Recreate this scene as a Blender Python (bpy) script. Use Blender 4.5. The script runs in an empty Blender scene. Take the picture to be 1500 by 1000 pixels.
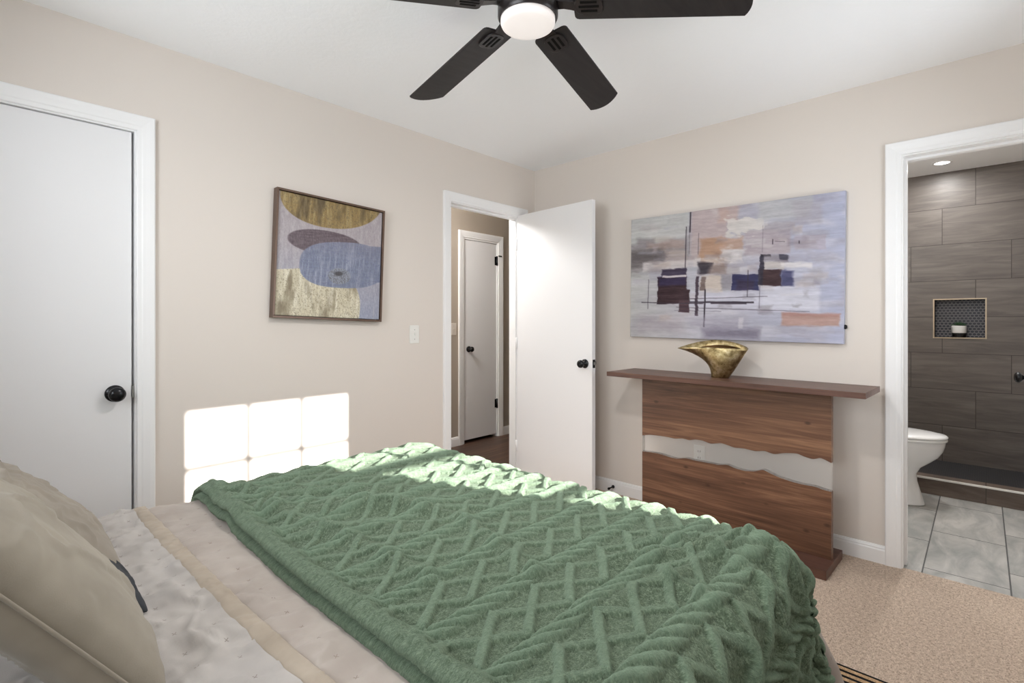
import bpy, bmesh, math, random
import numpy as np
from mathutils import Matrix, Vector, Euler
R = math.radians
scn = bpy.context.scene
COL = scn.collection

# ---------------------------------------------------------------- camera
cam = bpy.data.cameras.new('camera'); camo = bpy.data.objects.new('camera', cam); COL.objects.link(camo)
cam.sensor_width = 36.0; cam.lens = 36.0 * 744.0 / 1500.0; cam.shift_y = -30.0 / 1500.0
cam.clip_start = 0.02
camo.location = (-3.155, -2.672, 1.223)
camo.rotation_euler = (R(90), 0, -math.atan2(.7337, .6794))
scn.camera = camo
scn.view_settings.view_transform = 'Standard'
scn.view_settings.look = 'None'
scn.view_settings.exposure = 0.17
scn.view_settings.gamma = 1.0
scn.view_settings.use_curve_mapping = False
try:
    scn.cycles.use_denoising = True
    scn.cycles.max_bounces = 10; scn.cycles.diffuse_bounces = 6; scn.cycles.transparent_max_bounces = 16
    scn.cycles.sample_clamp_indirect = 6.0; scn.cycles.caustics_reflective = False; scn.cycles.caustics_refractive = False
except Exception: pass

# ---------------------------------------------------------------- sky, sun, daylight
w = bpy.data.worlds.new('sky'); scn.world = w; w.use_nodes = True
bg = w.node_tree.nodes['Background']; bg.inputs[0].default_value = (.78, .89, 1, 1); bg.inputs[1].default_value = 1.6
SUN_DIR = Vector((-.355, 1.0, -.40)).normalized()
sl = bpy.data.lights.new('sun', 'SUN'); so = bpy.data.objects.new('sun', sl); COL.objects.link(so)
sl.energy = 20.0; sl.color = (1, .96, .91); sl.angle = R(.55)
so.rotation_euler = SUN_DIR.to_track_quat('-Z', 'Y').to_euler(); so.location = (2, -8, 5)

def area(name, loc, direction, sx, sy, energy, color=(1, 1, 1), spread=None):
    l = bpy.data.lights.new(name, 'AREA'); l.shape = 'RECTANGLE'; l.size = sx; l.size_y = sy; l.energy = energy; l.color = color
    if spread: l.spread = spread
    o = bpy.data.objects.new(name, l); COL.objects.link(o); o.location = loc
    o.rotation_euler = Vector(direction).to_track_quat('-Z', 'Z').to_euler()
    return o
# daylight through the back window; the side window is an added unseen fill
area('daylight_back_window', (-.93, -3.30, 1.50), (0, 1, .50), .82, 1.2, 13, (.93, .965, 1))
area('fill_side_window', (-4.10, -1.60, 1.55), (1, .04, .42), 1.7, 1.25, 62, (.93, .965, 1))

# ---------------------------------------------------------------- helpers
def lin(c):
    c = c / 255.0
    return c / 12.92 if c <= .04045 else ((c + .055) / 1.055) ** 2.4
def srgb(r, g, b): return (lin(r), lin(g), lin(b), 1.0)

class NT:
    """Small wrapper for building shader node graphs."""
    def __init__(self, name):
        self.m = bpy.data.materials.new(name); self.m.use_nodes = True
        self.t = self.m.node_tree; self.b = self.t.nodes['Principled BSDF']; self.out = self.t.nodes['Material Output']
    def n(self, typ, **kw):
        nd = self.t.nodes.new(typ)
        for k, v in kw.items(): setattr(nd, k, v)
        return nd
    def link(self, a, b): self.t.links.new(a, b)
    def setin(self, sock, v):
        if hasattr(v, 'is_linked') or isinstance(v, bpy.types.NodeSocket): self.link(v, sock)
        else: sock.default_value = v
    def math(self, op, a, b=None, c=None):
        nd = self.n('ShaderNodeMath', operation=op)
        self.setin(nd.inputs[0], a)
        if b is not None: self.setin(nd.inputs[1], b)
        if c is not None: self.setin(nd.inputs[2], c)
        return nd.outputs[0]
    def coord(self, which='Object'):
        return self.n('ShaderNodeTexCoord').outputs[which]
    def sep(self, v):
        nd = self.n('ShaderNodeSeparateXYZ'); self.link(v, nd.inputs[0]); return nd.outputs
    def comb(self, x, y, z):
        nd = self.n('ShaderNodeCombineXYZ')
        for i, v in enumerate((x, y, z)): self.setin(nd.inputs[i], v)
        return nd.outputs[0]
    def mapping(self, v, scale=(1, 1, 1), loc=(0, 0, 0), rot=(0, 0, 0)):
        nd = self.n('ShaderNodeMapping'); self.link(v, nd.inputs[0])
        nd.inputs['Scale'].default_value = scale; nd.inputs['Location'].default_value = loc; nd.inputs['Rotation'].default_value = rot
        return nd.outputs[0]
    def noise(self, v, scale=5, detail=4, rough=.5, dist=0):
        nd = self.n('ShaderNodeTexNoise'); self.link(v, nd.inputs['Vector'])
        nd.inputs['Scale'].default_value = scale; nd.inputs['Detail'].default_value = detail
        nd.inputs['Roughness'].default_value = rough; nd.inputs['Distortion'].default_value = dist
        return nd.outputs['Fac']
    def ramp(self, f, stops):
        nd = self.n('ShaderNodeValToRGB'); self.link(f, nd.inputs[0]); e = nd.color_ramp.elements
        e[0].position, e[0].color = stops[0]; e[1].position, e[1].color = stops[-1]
        for p, c in stops[1:-1]:
            x = e.new(p); x.color = c
        return nd.outputs[0]
    def mix(self, f, a, b, mode='MIX'):
        nd = self.n('ShaderNodeMix', data_type='RGBA', blend_type=mode)
        self.setin(nd.inputs[0], f); self.setin(nd.inputs[6], a); self.setin(nd.inputs[7], b)
        return nd.outputs[2]
    def bump(self, h, strength=.3, dist=.01):
        nd = self.n('ShaderNodeBump'); self.link(h, nd.inputs['Height'])
        nd.inputs['Strength'].default_value = strength; nd.inputs['Distance'].default_value = dist
        self.link(nd.outputs[0], self.b.inputs['Normal'])
    def base(self, color=None, rough=None, spec=None, metal=None):
        if color is not None: self.setin(self.b.inputs['Base Color'], color)
        if rough is not None: self.setin(self.b.inputs['Roughness'], rough)
        if spec is not None: self.b.inputs['Specular IOR Level'].default_value = spec
        if metal is not None: self.b.inputs['Metallic'].default_value = metal
        return self

def plain(name, color, rough=.5, spec=.5, metal=0.0):
    return NT(name).base(color, rough, spec, metal).m

# ---------------------------------------------------------------- materials
def paint_mat(name, color, bs=.06, scale=260, rough=.75):
    k = NT(name); v = k.coord(); n1 = k.noise(v, scale, 3)
    k.base(color, rough, .25); k.bump(n1, bs, .002); return k.m
M_WALL = paint_mat('wall_paint', srgb(220, 212, 204))
M_HALLWALL = paint_mat('hallway_paint', srgb(164, 153, 140))
M_TRIM = plain('white_trim_paint', srgb(238, 238, 238), .35, .4)
M_DOOR = plain('white_door_paint', srgb(231, 231, 232), .38, .4)
M_BLACK = plain('oil_rubbed_black', srgb(22, 22, 25), .25, .5, .4)
M_GAP = plain('dark_gap', srgb(20, 19, 18), .9, .1)
M_CHROME = plain('brushed_steel', srgb(170, 170, 170), .3, .5, 1.0)
M_PLATE = plain('white_plastic', srgb(232, 231, 226), .35, .5)

def ceiling_mat():
    k = NT('textured_ceiling'); v = k.coord()
    a = k.noise(v, 9, 5, .65, 2.2); b = k.noise(v, 60, 3)
    h = k.math('ADD', a, k.math('MULTIPLY', b, .35))
    k.base(srgb(250, 252, 254), .9, .1); k.bump(h, .16, .010); return k.m
M_CEIL = ceiling_mat()

def carpet_mat():
    k = NT('beige_carpet'); v = k.coord()
    a = k.noise(v, 210, 3, .75); b = k.noise(v, 5, 3); c = k.noise(v, 75, 2, .6)
    f = k.math('ADD', k.math('MULTIPLY', a, .68), k.math('MULTIPLY', c, .32))
    col = k.ramp(f, [(.34, srgb(140, 121, 106)), (.47, srgb(208, 187, 168)), (.62, srgb(246, 230, 214))])
    col = k.mix(k.ramp(b, [(.4, (0, 0, 0, 1)), (.7, (1, 1, 1, 1))]), col, srgb(224, 203, 180), 'MULTIPLY') if False else col
    k.base(col, .95, .05); k.bump(f, .9, .012); return k.m
M_CARPET = carpet_mat()

def wood_mat(name, dark, mid, lite, axis=1, knots=True, rough=.38):
    """Grain runs along the given object axis."""
    k = NT(name); v = k.coord()
    sc = [26.0, 26.0, 26.0]; sc[axis] = 1.3
    s2 = [110.0, 110.0, 110.0]; s2[axis] = 2.2
    s3 = [6.0, 6.0, 6.0]; s3[axis] = .6
    g = k.noise(k.mapping(v, sc), 1, 6, .62, 1.1)
    fine = k.noise(k.mapping(v, s2), 1, 4, .6, .3)
    broad = k.noise(k.mapping(v, s3), 1, 3, .5, .6)
    f = k.math('ADD', k.math('ADD', k.math('MULTIPLY', g, .5), k.math('MULTIPLY', fine, .22)), k.math('MULTIPLY', broad, .34))
    col = k.ramp(f, [(.36, dark), (.52, mid), (.68, lite)])
    if knots:
        s4 = [11.0, 11.0, 11.0]; s4[axis] = 6.5
        vo = k.n('ShaderNodeTexVoronoi'); k.link(k.mapping(v, s4), vo.inputs['Vector']); vo.inputs['Scale'].default_value = 1
        kn = k.ramp(vo.outputs['Distance'], [(.05, (.85, .85, .85, 1)), (.13, (0, 0, 0, 1))])
        col = k.mix(kn, col, dark)
    k.base(col, rough, .4); k.bump(fine, .08, .002); return k.m
M_WALNUT = wood_mat('walnut_laminate', srgb(64, 42, 32), srgb(105, 74, 56), srgb(150, 113, 86))
M_WALNUT_TOP = wood_mat('walnut_top', srgb(66, 45, 38), srgb(92, 64, 54), srgb(116, 84, 70), knots=False)
M_HALLFLOOR = wood_mat('hallway_floorboards', srgb(44, 32, 26), srgb(74, 54, 43), srgb(112, 86, 68), axis=0, knots=False, rough=.45)

def tile_mat(name, aaxis, baxis, L, W, shift, a0, b0, cols, grout, gw, rough, streak, bumps=.35, sgn=1):
    """Running-bond tiles: a = along the tile, b = across the course."""
    k = NT(name); s = k.sep(k.coord())
    a = k.math('SUBTRACT', s[aaxis], a0); b = k.math('SUBTRACT', s[baxis], b0)
    bw = k.math('DIVIDE', b, W); row = k.math('FLOOR', bw)
    au = k.math('DIVIDE', k.math('ADD', a, k.math('MULTIPLY', row, shift)), L); ci = k.math('FLOOR', au)
    fa = k.math('FRACT', au); fb = k.math('FRACT', bw)
    da = k.math('MULTIPLY', k.math('MINIMUM', fa, k.math('SUBTRACT', 1.0, fa)), L)
    db = k.math('MULTIPLY', k.math('MINIMUM', fb, k.math('SUBTRACT', 1.0, fb)), W)
    d = k.math('MINIMUM', da, db)
    g = k.math('LESS_THAN', d, gw)
    wn = k.n('ShaderNodeTexWhiteNoise', noise_dimensions='2D'); k.link(k.comb(ci, row, 0.0), wn.inputs['Vector'])
    rnd = wn.outputs['Value']
    vv = k.comb(k.math('ADD', k.math('MULTIPLY', a, streak[0]), k.math('MULTIPLY', rnd, 40.0)),
                k.math('MULTIPLY', b, streak[1]), k.math('MULTIPLY', row, 3.7))
    n1 = k.noise(vv, 1, 6, .6, .8)
    f = k.math('ADD', n1, k.math('MULTIPLY', k.math('SUBTRACT', rnd, .5), .10))
    col = k.ramp(f, [(.33, cols[0]), (.5, cols[1]), (.68, cols[2])])
    col = k.mix(g, col, grout)
    k.base(col, k.math('ADD', rough, k.math('MULTIPLY', g, .3)), .45)
    h = k.math('SUBTRACT', 1.0, g)
    k.bump(h, bumps, .003); return k.m
M_SHOWER = tile_mat('shower_wall_tile', 1, 2, .61, .2965, .2033, -2.43, .07,
                    (srgb(84, 78, 74), srgb(96, 89, 84), srgb(108, 101, 96)), srgb(62, 57, 54), .0022, .42, (2.6, 22.0))
M_CURB = tile_mat('curb_tile', 1, 2, .61, .30, .2, -2.69, -.15,
                  (srgb(82, 70, 62), srgb(100, 87, 78), srgb(122, 108, 98)), srgb(62, 55, 50), .002, .4, (2.2, 16.0))
M_BATHFLOOR = tile_mat('bathroom_floor_tile', 0, 1, .607, .3125, .2033, .703, -2.768,
                       (srgb(150, 152, 150), srgb(172, 172, 169), srgb(196, 194, 190)), srgb(92, 92, 92), .0030, .42, (3.2, 9.0))

def mosaic_mat(name='black_mosaic', tile=srgb(44, 46, 54), grout=srgb(112, 110, 112), rough=.3):
    k = NT(name); s = k.sep(k.coord())
    # offset rows of small dark tiles with lighter grout
    W = .0215; L = .025
    b = k.math('DIVIDE', k.math('ADD', s[2], k.math('MULTIPLY', s[0], 1.0)), W); row = k.math('FLOOR', b)
    a = k.math('ADD', k.math('DIVIDE', s[1], L), k.math('MULTIPLY', k.math('FLOORED_MODULO', row, 2.0), .5))
    fa = k.math('SUBTRACT', k.math('FRACT', a), .5); fb = k.math('SUBTRACT', k.math('FRACT', b), .5)
    d = k.math('SQRT', k.math('ADD', k.math('MULTIPLY', fa, fa), k.math('MULTIPLY', fb, fb)))
    g = k.math('GREATER_THAN', d, .43)
    col = k.mix(g, tile, grout)
    k.base(col, rough, .4); k.bump(k.math('SUBTRACT', 1.0, g), .4, .002); return k.m
M_MOSAIC = mosaic_mat()
M_MOSAIC2 = mosaic_mat('black_floor_mosaic', srgb(30, 31, 35), srgb(66, 65, 66), .55)

def glass_mat(name, tint=(1, 1, 1, 1), ior=1.45, gl=1.0):
    k = NT(name); k.t.nodes.remove(k.b)
    tr = k.n('ShaderNodeBsdfTransparent'); tr.inputs[0].default_value = tint
    gg = k.n('ShaderNodeBsdfGlossy'); gg.inputs['Roughness'].default_value = .03
    fr = k.n('ShaderNodeFresnel'); fr.inputs[0].default_value = ior
    mx = k.n('ShaderNodeMixShader'); k.link(k.math('MULTIPLY', fr.outputs[0], gl), mx.inputs[0])
    k.link(tr.outputs[0], mx.inputs[1]); k.link(gg.outputs[0], mx.inputs[2]); k.link(mx.outputs[0], k.out.inputs[0])
    return k.m
M_GLASS = glass_mat('window_glass', ior=1.2)
def acrylic_mat():
    m = glass_mat('clear_acrylic', (1, 1, 1, 1), 1.45); t = m.node_tree
    d = t.nodes.new('ShaderNodeBsdfDiffuse'); d.inputs[0].default_value = srgb(246, 243, 238)
    mx = t.nodes.new('ShaderNodeMixShader'); mx.inputs[0].default_value = .22
    o = t.nodes['Material Output']; src = o.inputs[0].links[0].from_socket
    t.links.new(src, mx.inputs[1]); t.links.new(d.outputs[0], mx.inputs[2]); t.links.new(mx.outputs[0], o.inputs[0]); return m
M_ACRYLIC = acrylic_mat()

def emit_mat(name, color, strength):
    k = NT(name); k.base(srgb(240, 236, 232), .5); k.b.inputs['Emission Color'].default_value = color
    k.b.inputs['Emission Strength'].default_value = strength; return k.m

# ---------------------------------------------------------------- mesh builders
class MB:
    def __init__(self): self.bm = bmesh.new()
    def box(self, x0, x1, y0, y1, z0, z1, bev=0.0, seg=2, mi=0):
        vs = [self.bm.verts.new(p) for p in [(x0, y0, z0), (x1, y0, z0), (x1, y1, z0), (x0, y1, z0), (x0, y0, z1), (x1, y0, z1), (x1, y1, z1), (x0, y1, z1)]]
        fs = []
        for q in ((3, 2, 1, 0), (4, 5, 6, 7), (0, 1, 5, 4), (1, 2, 6, 5), (2, 3, 7, 6), (3, 0, 4, 7)):
            f = self.bm.faces.new([vs[i] for i in q]); f.material_index = mi; fs.append(f)
        if bev > 0:
            es = list({e for f in fs for e in f.edges})
            bmesh.ops.bevel(self.bm, geom=es, offset=bev, segments=seg, affect='EDGES', profile=.5)
        return self
    def loft(self, rings, cap0=True, cap1=True, closed=True, mi=0, smooth=True):
        vr = [[self.bm.verts.new(p) for p in r] for r in rings]
        n = len(rings[0])
        for a, b in zip(vr[:-1], vr[1:]):
            for i in range(n if closed else n - 1):
                j = (i + 1) % n
                f = self.bm.faces.new((a[i], a[j], b[j], b[i])); f.material_index = mi; f.smooth = smooth
        if cap0: f = self.bm.faces.new(vr[0][::-1]); f.material_index = mi
        if cap1: f = self.bm.faces.new(vr[-1]); f.material_index = mi
        return self
    def lathe(self, prof, axis='Z', origin=(0, 0, 0), n=40, mi=0, cap=True):
        """prof: list of (radius, height along axis)."""
        rings = []
        for r, h in prof:
            ring = []
            for i in range(n):
                t = 2 * math.pi * i / n; c, s = r * math.cos(t), r * math.sin(t)
                p = {'Z': (c, s, h), 'Y': (c, h, -s), 'X': (h, c, s), '-Y': (c, -h, s), '-X': (-h, c, -s)}[axis]
                ring.append(tuple(p[q] + origin[q] for q in range(3)))
            rings.append(ring)
        return self.loft(rings, cap, cap, mi=mi)
    def prism(self, outline, axis, d0, d1, bev=0.0, mi=0):
        """outline in the two other axes (in xyz order), extruded along axis from d0 to d1."""
        def P(a, b, d):
            return {'X': (d, a, b), 'Y': (a, d, b), 'Z': (a, b, d)}[axis]
        A = [self.bm.verts.new(P(a, b, d0)) for a, b in outline]; B = [self.bm.verts.new(P(a, b, d1)) for a, b in outline]
        n = len(A); fs = []
        fs.append(self.bm.faces.new(A[::-1])); fs.append(self.bm.faces.new(B))
        for i in range(n): fs.append(self.bm.faces.new((A[i], A[(i + 1) % n], B[(i + 1) % n], B[i])))
        for f in fs: f.material_index = mi
        if bev > 0:
            es = list(set(fs[0].edges) | set(fs[1].edges))
            bmesh.ops.bevel(self.bm, geom=es, offset=bev, segments=2, affect='EDGES', profile=.5)
        return self
    def grid(self, pts, uvs=None, mi=0, flip=False):
        """pts: array (n, m, 3)."""
        n, m = len(pts), len(pts[0])
        vs = [[self.bm.verts.new(pts[i][j]) for j in range(m)] for i in range(n)]
        for i in range(n - 1):
            for j in range(m - 1):
                q = (vs[i][j], vs[i + 1][j], vs[i + 1][j + 1], vs[i][j + 1])
                f = self.bm.faces.new(q[::-1] if flip else q); f.smooth = True; f.material_index = mi
        return self
    def build(self, name, mats, root=None, smooth=None, angle=None):
        bm = self.bm
        bmesh.ops.recalc_face_normals(bm, faces=bm.faces[:])
        if smooth:
            for f in bm.faces: f.smooth = True
        return finish(bm, name, mats, root, angle)

def finish(bm, name, mats, root=None, angle=None):
    if root is not None:
        M = WORLD[root.name]
        bm.transform(M.inverted())
    me = bpy.data.meshes.new(name); bm.to_mesh(me); bm.free()
    if angle: me.set_sharp_from_angle(angle=R(angle))
    for m in (mats if isinstance(mats, (list, tuple)) else [mats]): me.materials.append(m)
    o = bpy.data.objects.new(name, me); COL.objects.link(o)
    if root is not None:
        o.parent = root; WORLD[o.name] = WORLD[root.name].copy()
    else:
        # put the origin at the base of the mesh
        lo = Vector([min(v.co[i] for v in me.vertices) for i in range(3)]); hi = Vector([max(v.co[i] for v in me.vertices) for i in range(3)])
        c = Vector(((lo.x + hi.x) / 2, (lo.y + hi.y) / 2, lo.z))
        if KEEP_ORIGIN: c = Vector((0, 0, 0))
        me.transform(Matrix.Translation(-c)); o.location = c; WORLD[o.name] = Matrix.Translation(c)
    return o
KEEP_ORIGIN = False
WORLD = {}

def tag(o, label, cat, group=None, kind=None):
    if label: o['label'] = label
    if cat: o['category'] = cat
    if group: o['group'] = group
    if kind: o['kind'] = kind
    return o
def thing(name, label, cat, loc=(0, 0, 0), rot=(0, 0, 0), group=None, kind=None):
    o = bpy.data.objects.new(name, None); COL.objects.link(o); o.empty_display_size = .1
    o.location = loc; o.rotation_euler = rot
    WORLD[o.name] = Matrix.LocRotScale(Vector(loc), Euler(rot), None)
    return tag(o, label, cat, group, kind)
def struct(mb, name, mats, label, cat, **kw):
    global KEEP_ORIGIN
    KEEP_ORIGIN = True      # structure keeps world coordinates so its tiles and grain line up with the place
    o = mb.build(name, mats, None, **kw); KEEP_ORIGIN = False
    return tag(o, label, cat, kind='structure')

# smooth value noise in numpy
def vnoise(x, y, seed=0):
    def h(i, j):
        n = (i.astype(np.int64) * 374761393 + j.astype(np.int64) * 668265263 + seed * 974634777) & 0xffffffff
        n = ((n ^ (n >> 13)) * 1274126177) & 0xffffffff
        return ((n ^ (n >> 16)) & 0xffff) / 65535.0
    xi, yi = np.floor(x), np.floor(y); fx, fy = x - xi, y - yi
    fx = fx * fx * (3 - 2 * fx); fy = fy * fy * (3 - 2 * fy)
    a = h(xi, yi) * (1 - fx) + h(xi + 1, yi) * fx; b = h(xi, yi + 1) * (1 - fx) + h(xi + 1, yi + 1) * fx
    return a * (1 - fy) + b * fy
def fbm(x, y, seed=0, o=4):
    s = 0; a = .5
    for i in range(o):
        s = s + a * (vnoise(x, y, seed + i) - .5); x = x * 2.03 + 17; y = y * 2.03 + 9; a *= .5
    return s

# ================================================================= ROOM SHELL
H = 2.44
XW, YB = -3.87, -3.10          # west wall and back wall, both behind or beside the camera
T = .12
def wall_with_holes(mb, along, a0, a1, p0, p1, holes, z0=0.0, z1=H):
    """Solid wall from a0 to a1 along an axis, thickness p0..p1, with rectangular openings (h0,h1,zb,zt)."""
    def b(s, e, zb, zt):
        if e - s < 1e-5 or zt - zb < 1e-5: return
        if along == 'X': mb.box(s, e, p0, p1, zb, zt)
        else: mb.box(p0, p1, s, e, zb, zt)
    cur = a0
    for h0, h1, zb, zt in sorted(holes):
        b(cur, h0, z0, z1); b(h0, h1, z0, zb); b(h0, h1, zt, z1); cur = h1
    b(cur, a1, z0, z1); return mb

D1 = (-3.43, -2.655); D2 = (-.885, -.170); D3 = (-2.990, -2.385); DZ = 2.036
WB = (-1.375, -.490, .93, 2.125)      # back window opening
WS = (-2.43, -.78, 1.02, 2.20)        # opening for the added side window
m = wall_with_holes(MB(), 'X', XW - T, 0.0, 0.0, T, [(D1[0] - .018, D1[1] + .018, 0, DZ + .018), (D2[0] - .018, D2[1] + .018, 0, DZ + .018)])
struct(m, 'wall_left', M_WALL, 'beige wall holding the closet door and the framed picture', 'wall')
m = wall_with_holes(MB(), 'Y', YB - T, T, 0.0, T, [(D3[0] - .018, D3[1] + .018, 0, DZ + .018)])
struct(m, 'wall_right', M_WALL, 'beige wall behind the walnut console table', 'wall')
m = wall_with_holes(MB(), 'X', XW - T, 0.0, YB - T, YB, [WB])
struct(m, 'wall_back', M_WALL, 'beige wall with the sunny window facing the picture wall', 'wall')
m = wall_with_holes(MB(), 'Y', YB, 0.0, XW - T, XW, [WS])
struct(m, 'wall_headboard_side', M_WALL, 'beige wall behind the head of the bed', 'wall')
struct(MB().box(XW - T, .012, YB - T, .015, -.10, 0.0), 'floor', M_CARPET, 'beige cut pile carpet of the bedroom', 'floor')
struct(MB().box(XW - T, T, YB - T, T, H, H + .1), 'ceiling', M_CEIL, 'white textured bedroom ceiling above the fan', 'ceiling')
# closet behind door 1
struct(MB().box(XW - T, -2.45, .70, .75, 0, H), 'wall_closet', M_WALL, 'beige back wall inside the closet', 'wall')

for sx in (XW - T, -2.5): struct(MB().box(sx, sx + .05, T, .75, 0, H), 'wall_closet_side', M_WALL, 'beige side wall inside the closet', 'wall')
struct(MB().box(XW - T, -2.45, T, .75, H, H + .1), 'ceiling_closet', M_CEIL, 'ceiling inside the closet', 'ceiling')
struct(MB().box(XW - T, -2.45, .015, .75, -.1, 0), 'floor_closet', M_CARPET, 'carpet inside the closet', 'floor')
# hallway
struct(MB().box(-.2, 1.2, 1.60, 1.65, 0, H), 'wall_hallway_closet', M_HALLWALL, 'back wall of the closet behind the narrow hallway door', 'wall')
struct(MB().box(-.2, 1.2, 1.3, 1.65, -.1, -.002), 'floor_hallway_closet', M_HALLFLOOR, 'floor of the closet behind the narrow hallway door', 'floor')
struct(MB().box(-.2, 1.2, 1.23, 1.65, H, H + .1), 'ceiling_hallway_closet', M_CEIL, 'ceiling of the closet behind the narrow hallway door', 'ceiling')
for sx in (-.25, 1.2): struct(MB().box(sx, sx + .05, 1.23, 1.65, 0, H), 'wall_hallway_closet_side', M_HALLWALL, 'side wall of the closet behind the narrow hallway door', 'wall')
struct(MB().box(-1.9, 2.0, .015, 1.3, -.10, -.002), 'floor_hallway', M_HALLFLOOR, 'dark wood plank floor of the hallway', 'floor')
m = wall_with_holes(MB(), 'X', -1.9, 2.0, 1.11, 1.23, [(.215, .712, 0, 2.056)])
struct(m, 'wall_hallway', M_HALLWALL, 'taupe hallway wall with the narrow white door', 'wall')
struct(MB().box(-2.0, -1.9, T, 1.23, 0, H), 'wall_hallway_start', M_HALLWALL, 'taupe end wall of the hallway past the closet', 'wall')
struct(MB().box(T, 2.1, 0.0, T, 0, H), 'wall_hallway_side', M_HALLWALL, 'taupe hallway wall backing the bathroom', 'wall')
struct(MB().box(2.0, 2.1, T, 1.23, 0, H), 'wall_hallway_end', M_HALLWALL, 'taupe end wall of the hallway', 'wall')
struct(MB().box(-1.9, 2.1, T, 1.23, H, H + .1), 'ceiling_hallway', M_CEIL, 'white hallway ceiling', 'ceiling')

# bathroom
BX = 2.31; BY0, BY1 = -3.35, -1.72
struct(MB().box(.012, 1.50, BY0, BY1, -.10, -.004), 'floor_bathroom', M_BATHFLOOR, 'grey stone tile floor of the bathroom', 'floor')
NY0, NY1, NZ0, NZ1 = -2.689, -2.381, 1.090, 1.396
m = wall_with_holes(MB(), 'Y', BY0, BY1, BX, BX + .10, [(NY0, NY1, NZ0, NZ1)])
struct(m, 'wall_shower', M_SHOWER, 'shower wall of dark grey wood-look tile with a niche', 'wall')
m = MB(); m.box(T, BX + .1, BY1, BY1 + .1, 0, H); 
struct(m, 'wall_bathroom_side', M_HALLWALL, 'bathroom side wall behind the toilet', 'wall')
struct(MB().box(T, BX + .1, BY0 - .1, BY0, 0, H), 'wall_bathroom_back', M_HALLWALL, 'bathroom wall beyond the doorway', 'wall')
struct(MB().box(T, BX + .1, BY0 - .1, BY1 + .1, H, H + .1), 'ceiling_bathroom', M_CEIL, 'white bathroom ceiling with a recessed light', 'ceiling')
# niche lining
m = MB(); dn = .09
m.box(BX + dn, BX + dn + .01, NY0 - .01, NY1 + .01, NZ0 - .01, NZ1 + .01)
struct(m, 'wall_niche_back', M_MOSAIC, 'black mosaic back of the shower niche', 'niche')
M_BRONZE = plain('champagne_trim', srgb(176, 160, 138), .35, .5, .7)
m = MB(); t = .009
for (y0, y1, z0, z1) in ((NY0 - t, NY1 + t, NZ0 - t, NZ0), (NY0 - t, NY1 + t, NZ1, NZ1 + t), (NY0 - t, NY0, NZ0, NZ1), (NY1, NY1 + t, NZ0, NZ1)):
    m.box(BX - .006, BX + dn, y0, y1, z0, z1)
struct(m, 'trim_niche', M_BRONZE, 'champagne metal edging of the shower niche', 'trim')
# shower pan and curb
struct(MB().box(1.62, BX, BY0, BY1, -.1, .075), 'floor_shower', M_MOSAIC2, 'black mosaic shower floor', 'floor')
struct(MB().box(1.50, 1.62, BY0, BY1, -.1, .112), 'trim_shower_curb', M_CURB, 'brown-grey tiled shower curb', 'curb')
struct(MB().box(1.492, 1.506, BY0, BY1, .103, .116, .002), 'trim_curb_edge', plain('pale_metal_edge', srgb(232, 229, 222), .35, .5), 'pale metal strip along the shower curb edge', 'trim')

# --- trim: casings
PROF = [(0.0, 0.0), (0.0, .009), (.003, .011), (.016, .0115), (.021, .0135), (.030, .0145), (.046, .0172), (.061, .018), (.065, .0155), (.065, 0.0)]
def casing(mb, along, p, sign, a0, a1, zt, rev=.006):
    a0 -= rev; a1 += rev; zt += rev
    rings = []
    for corner in range(4):
        ring = []
        for wd, th in PROF:
            a = (a0 - wd) if corner < 2 else (a1 + wd)
            z = 0.0 if corner in (0, 3) else zt + wd
            q = p + sign * th
            ring.append((a, q, z) if along == 'X' else (q, a, z))
        rings.append(ring)
    return mb.loft(rings, smooth=False)
def jamb(mb, along, a0, a1, zt, p0, p1, th=.018):
    def b(s, e, zb, ze):
        if along == 'X': mb.box(s, e, p0, p1, zb, ze)
        else: mb.box(p0, p1, s, e, zb, ze)
    b(a0 - th, a0, 0, zt + th); b(a1, a1 + th, 0, zt + th); b(a0, a1, zt, zt + th); return mb
struct(casing(MB(), 'X', 0.0, -1, *D1, DZ), 'trim_1', M_TRIM, 'white casing round the closet door', 'trim')
m = jamb(MB(), 'X', *D1, DZ, 0.0, T); m.box(D1[0], D1[0] + .012, .049, .085, 0, DZ); m.box(D1[1] - .014, D1[1], .049, .085, 0, DZ); m.box(D1[0] + .012, D1[1] - .014, .049, .085, DZ - .012, DZ)
struct(m, 'trim_2', M_TRIM, 'white jamb of the closet door', 'trim')
struct(casing(MB(), 'X', 0.0, -1, *D2, DZ), 'trim_3', M_TRIM, 'white casing round the hallway doorway', 'trim')
m = jamb(MB(), 'X', *D2, DZ, 0.0, T); m.box(D2[0], D2[0] + .011, .045, .08, 0, DZ); m.box(D2[1] - .011, D2[1], .045, .08, 0, DZ); m.box(D2[0] + .011, D2[1] - .011, .045, .08, DZ - .011, DZ)
struct(m, 'trim_4', M_TRIM, 'white jamb of the hallway doorway', 'trim')
struct(casing(MB(), 'X', T, 1, *D2, DZ), 'trim_5', M_TRIM, 'white hallway-side casing of the doorway', 'trim')
struct(casing(MB(), 'Y', 0.0, -1, *D3, DZ), 'trim_6', M_TRIM, 'white casing round the bathroom doorway', 'trim')
m = jamb(MB(), 'Y', *D3, DZ, 0.0, T); m.box(.055, .09, D3[1] - .011, D3[1], 0, DZ); m.box(.055, .09, D3[0], D3[0] + .011, 0, DZ); m.box(.055, .09, D3[0] + .011, D3[1] - .011, DZ - .011, DZ)
struct(m, 'trim_7', M_TRIM, 'white jamb of the bathroom doorway', 'trim')
struct(casing(MB(), 'Y', T, 1, *D3, DZ), 'trim_8', M_TRIM, 'white bathroom-side casing of the doorway', 'trim')
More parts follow.
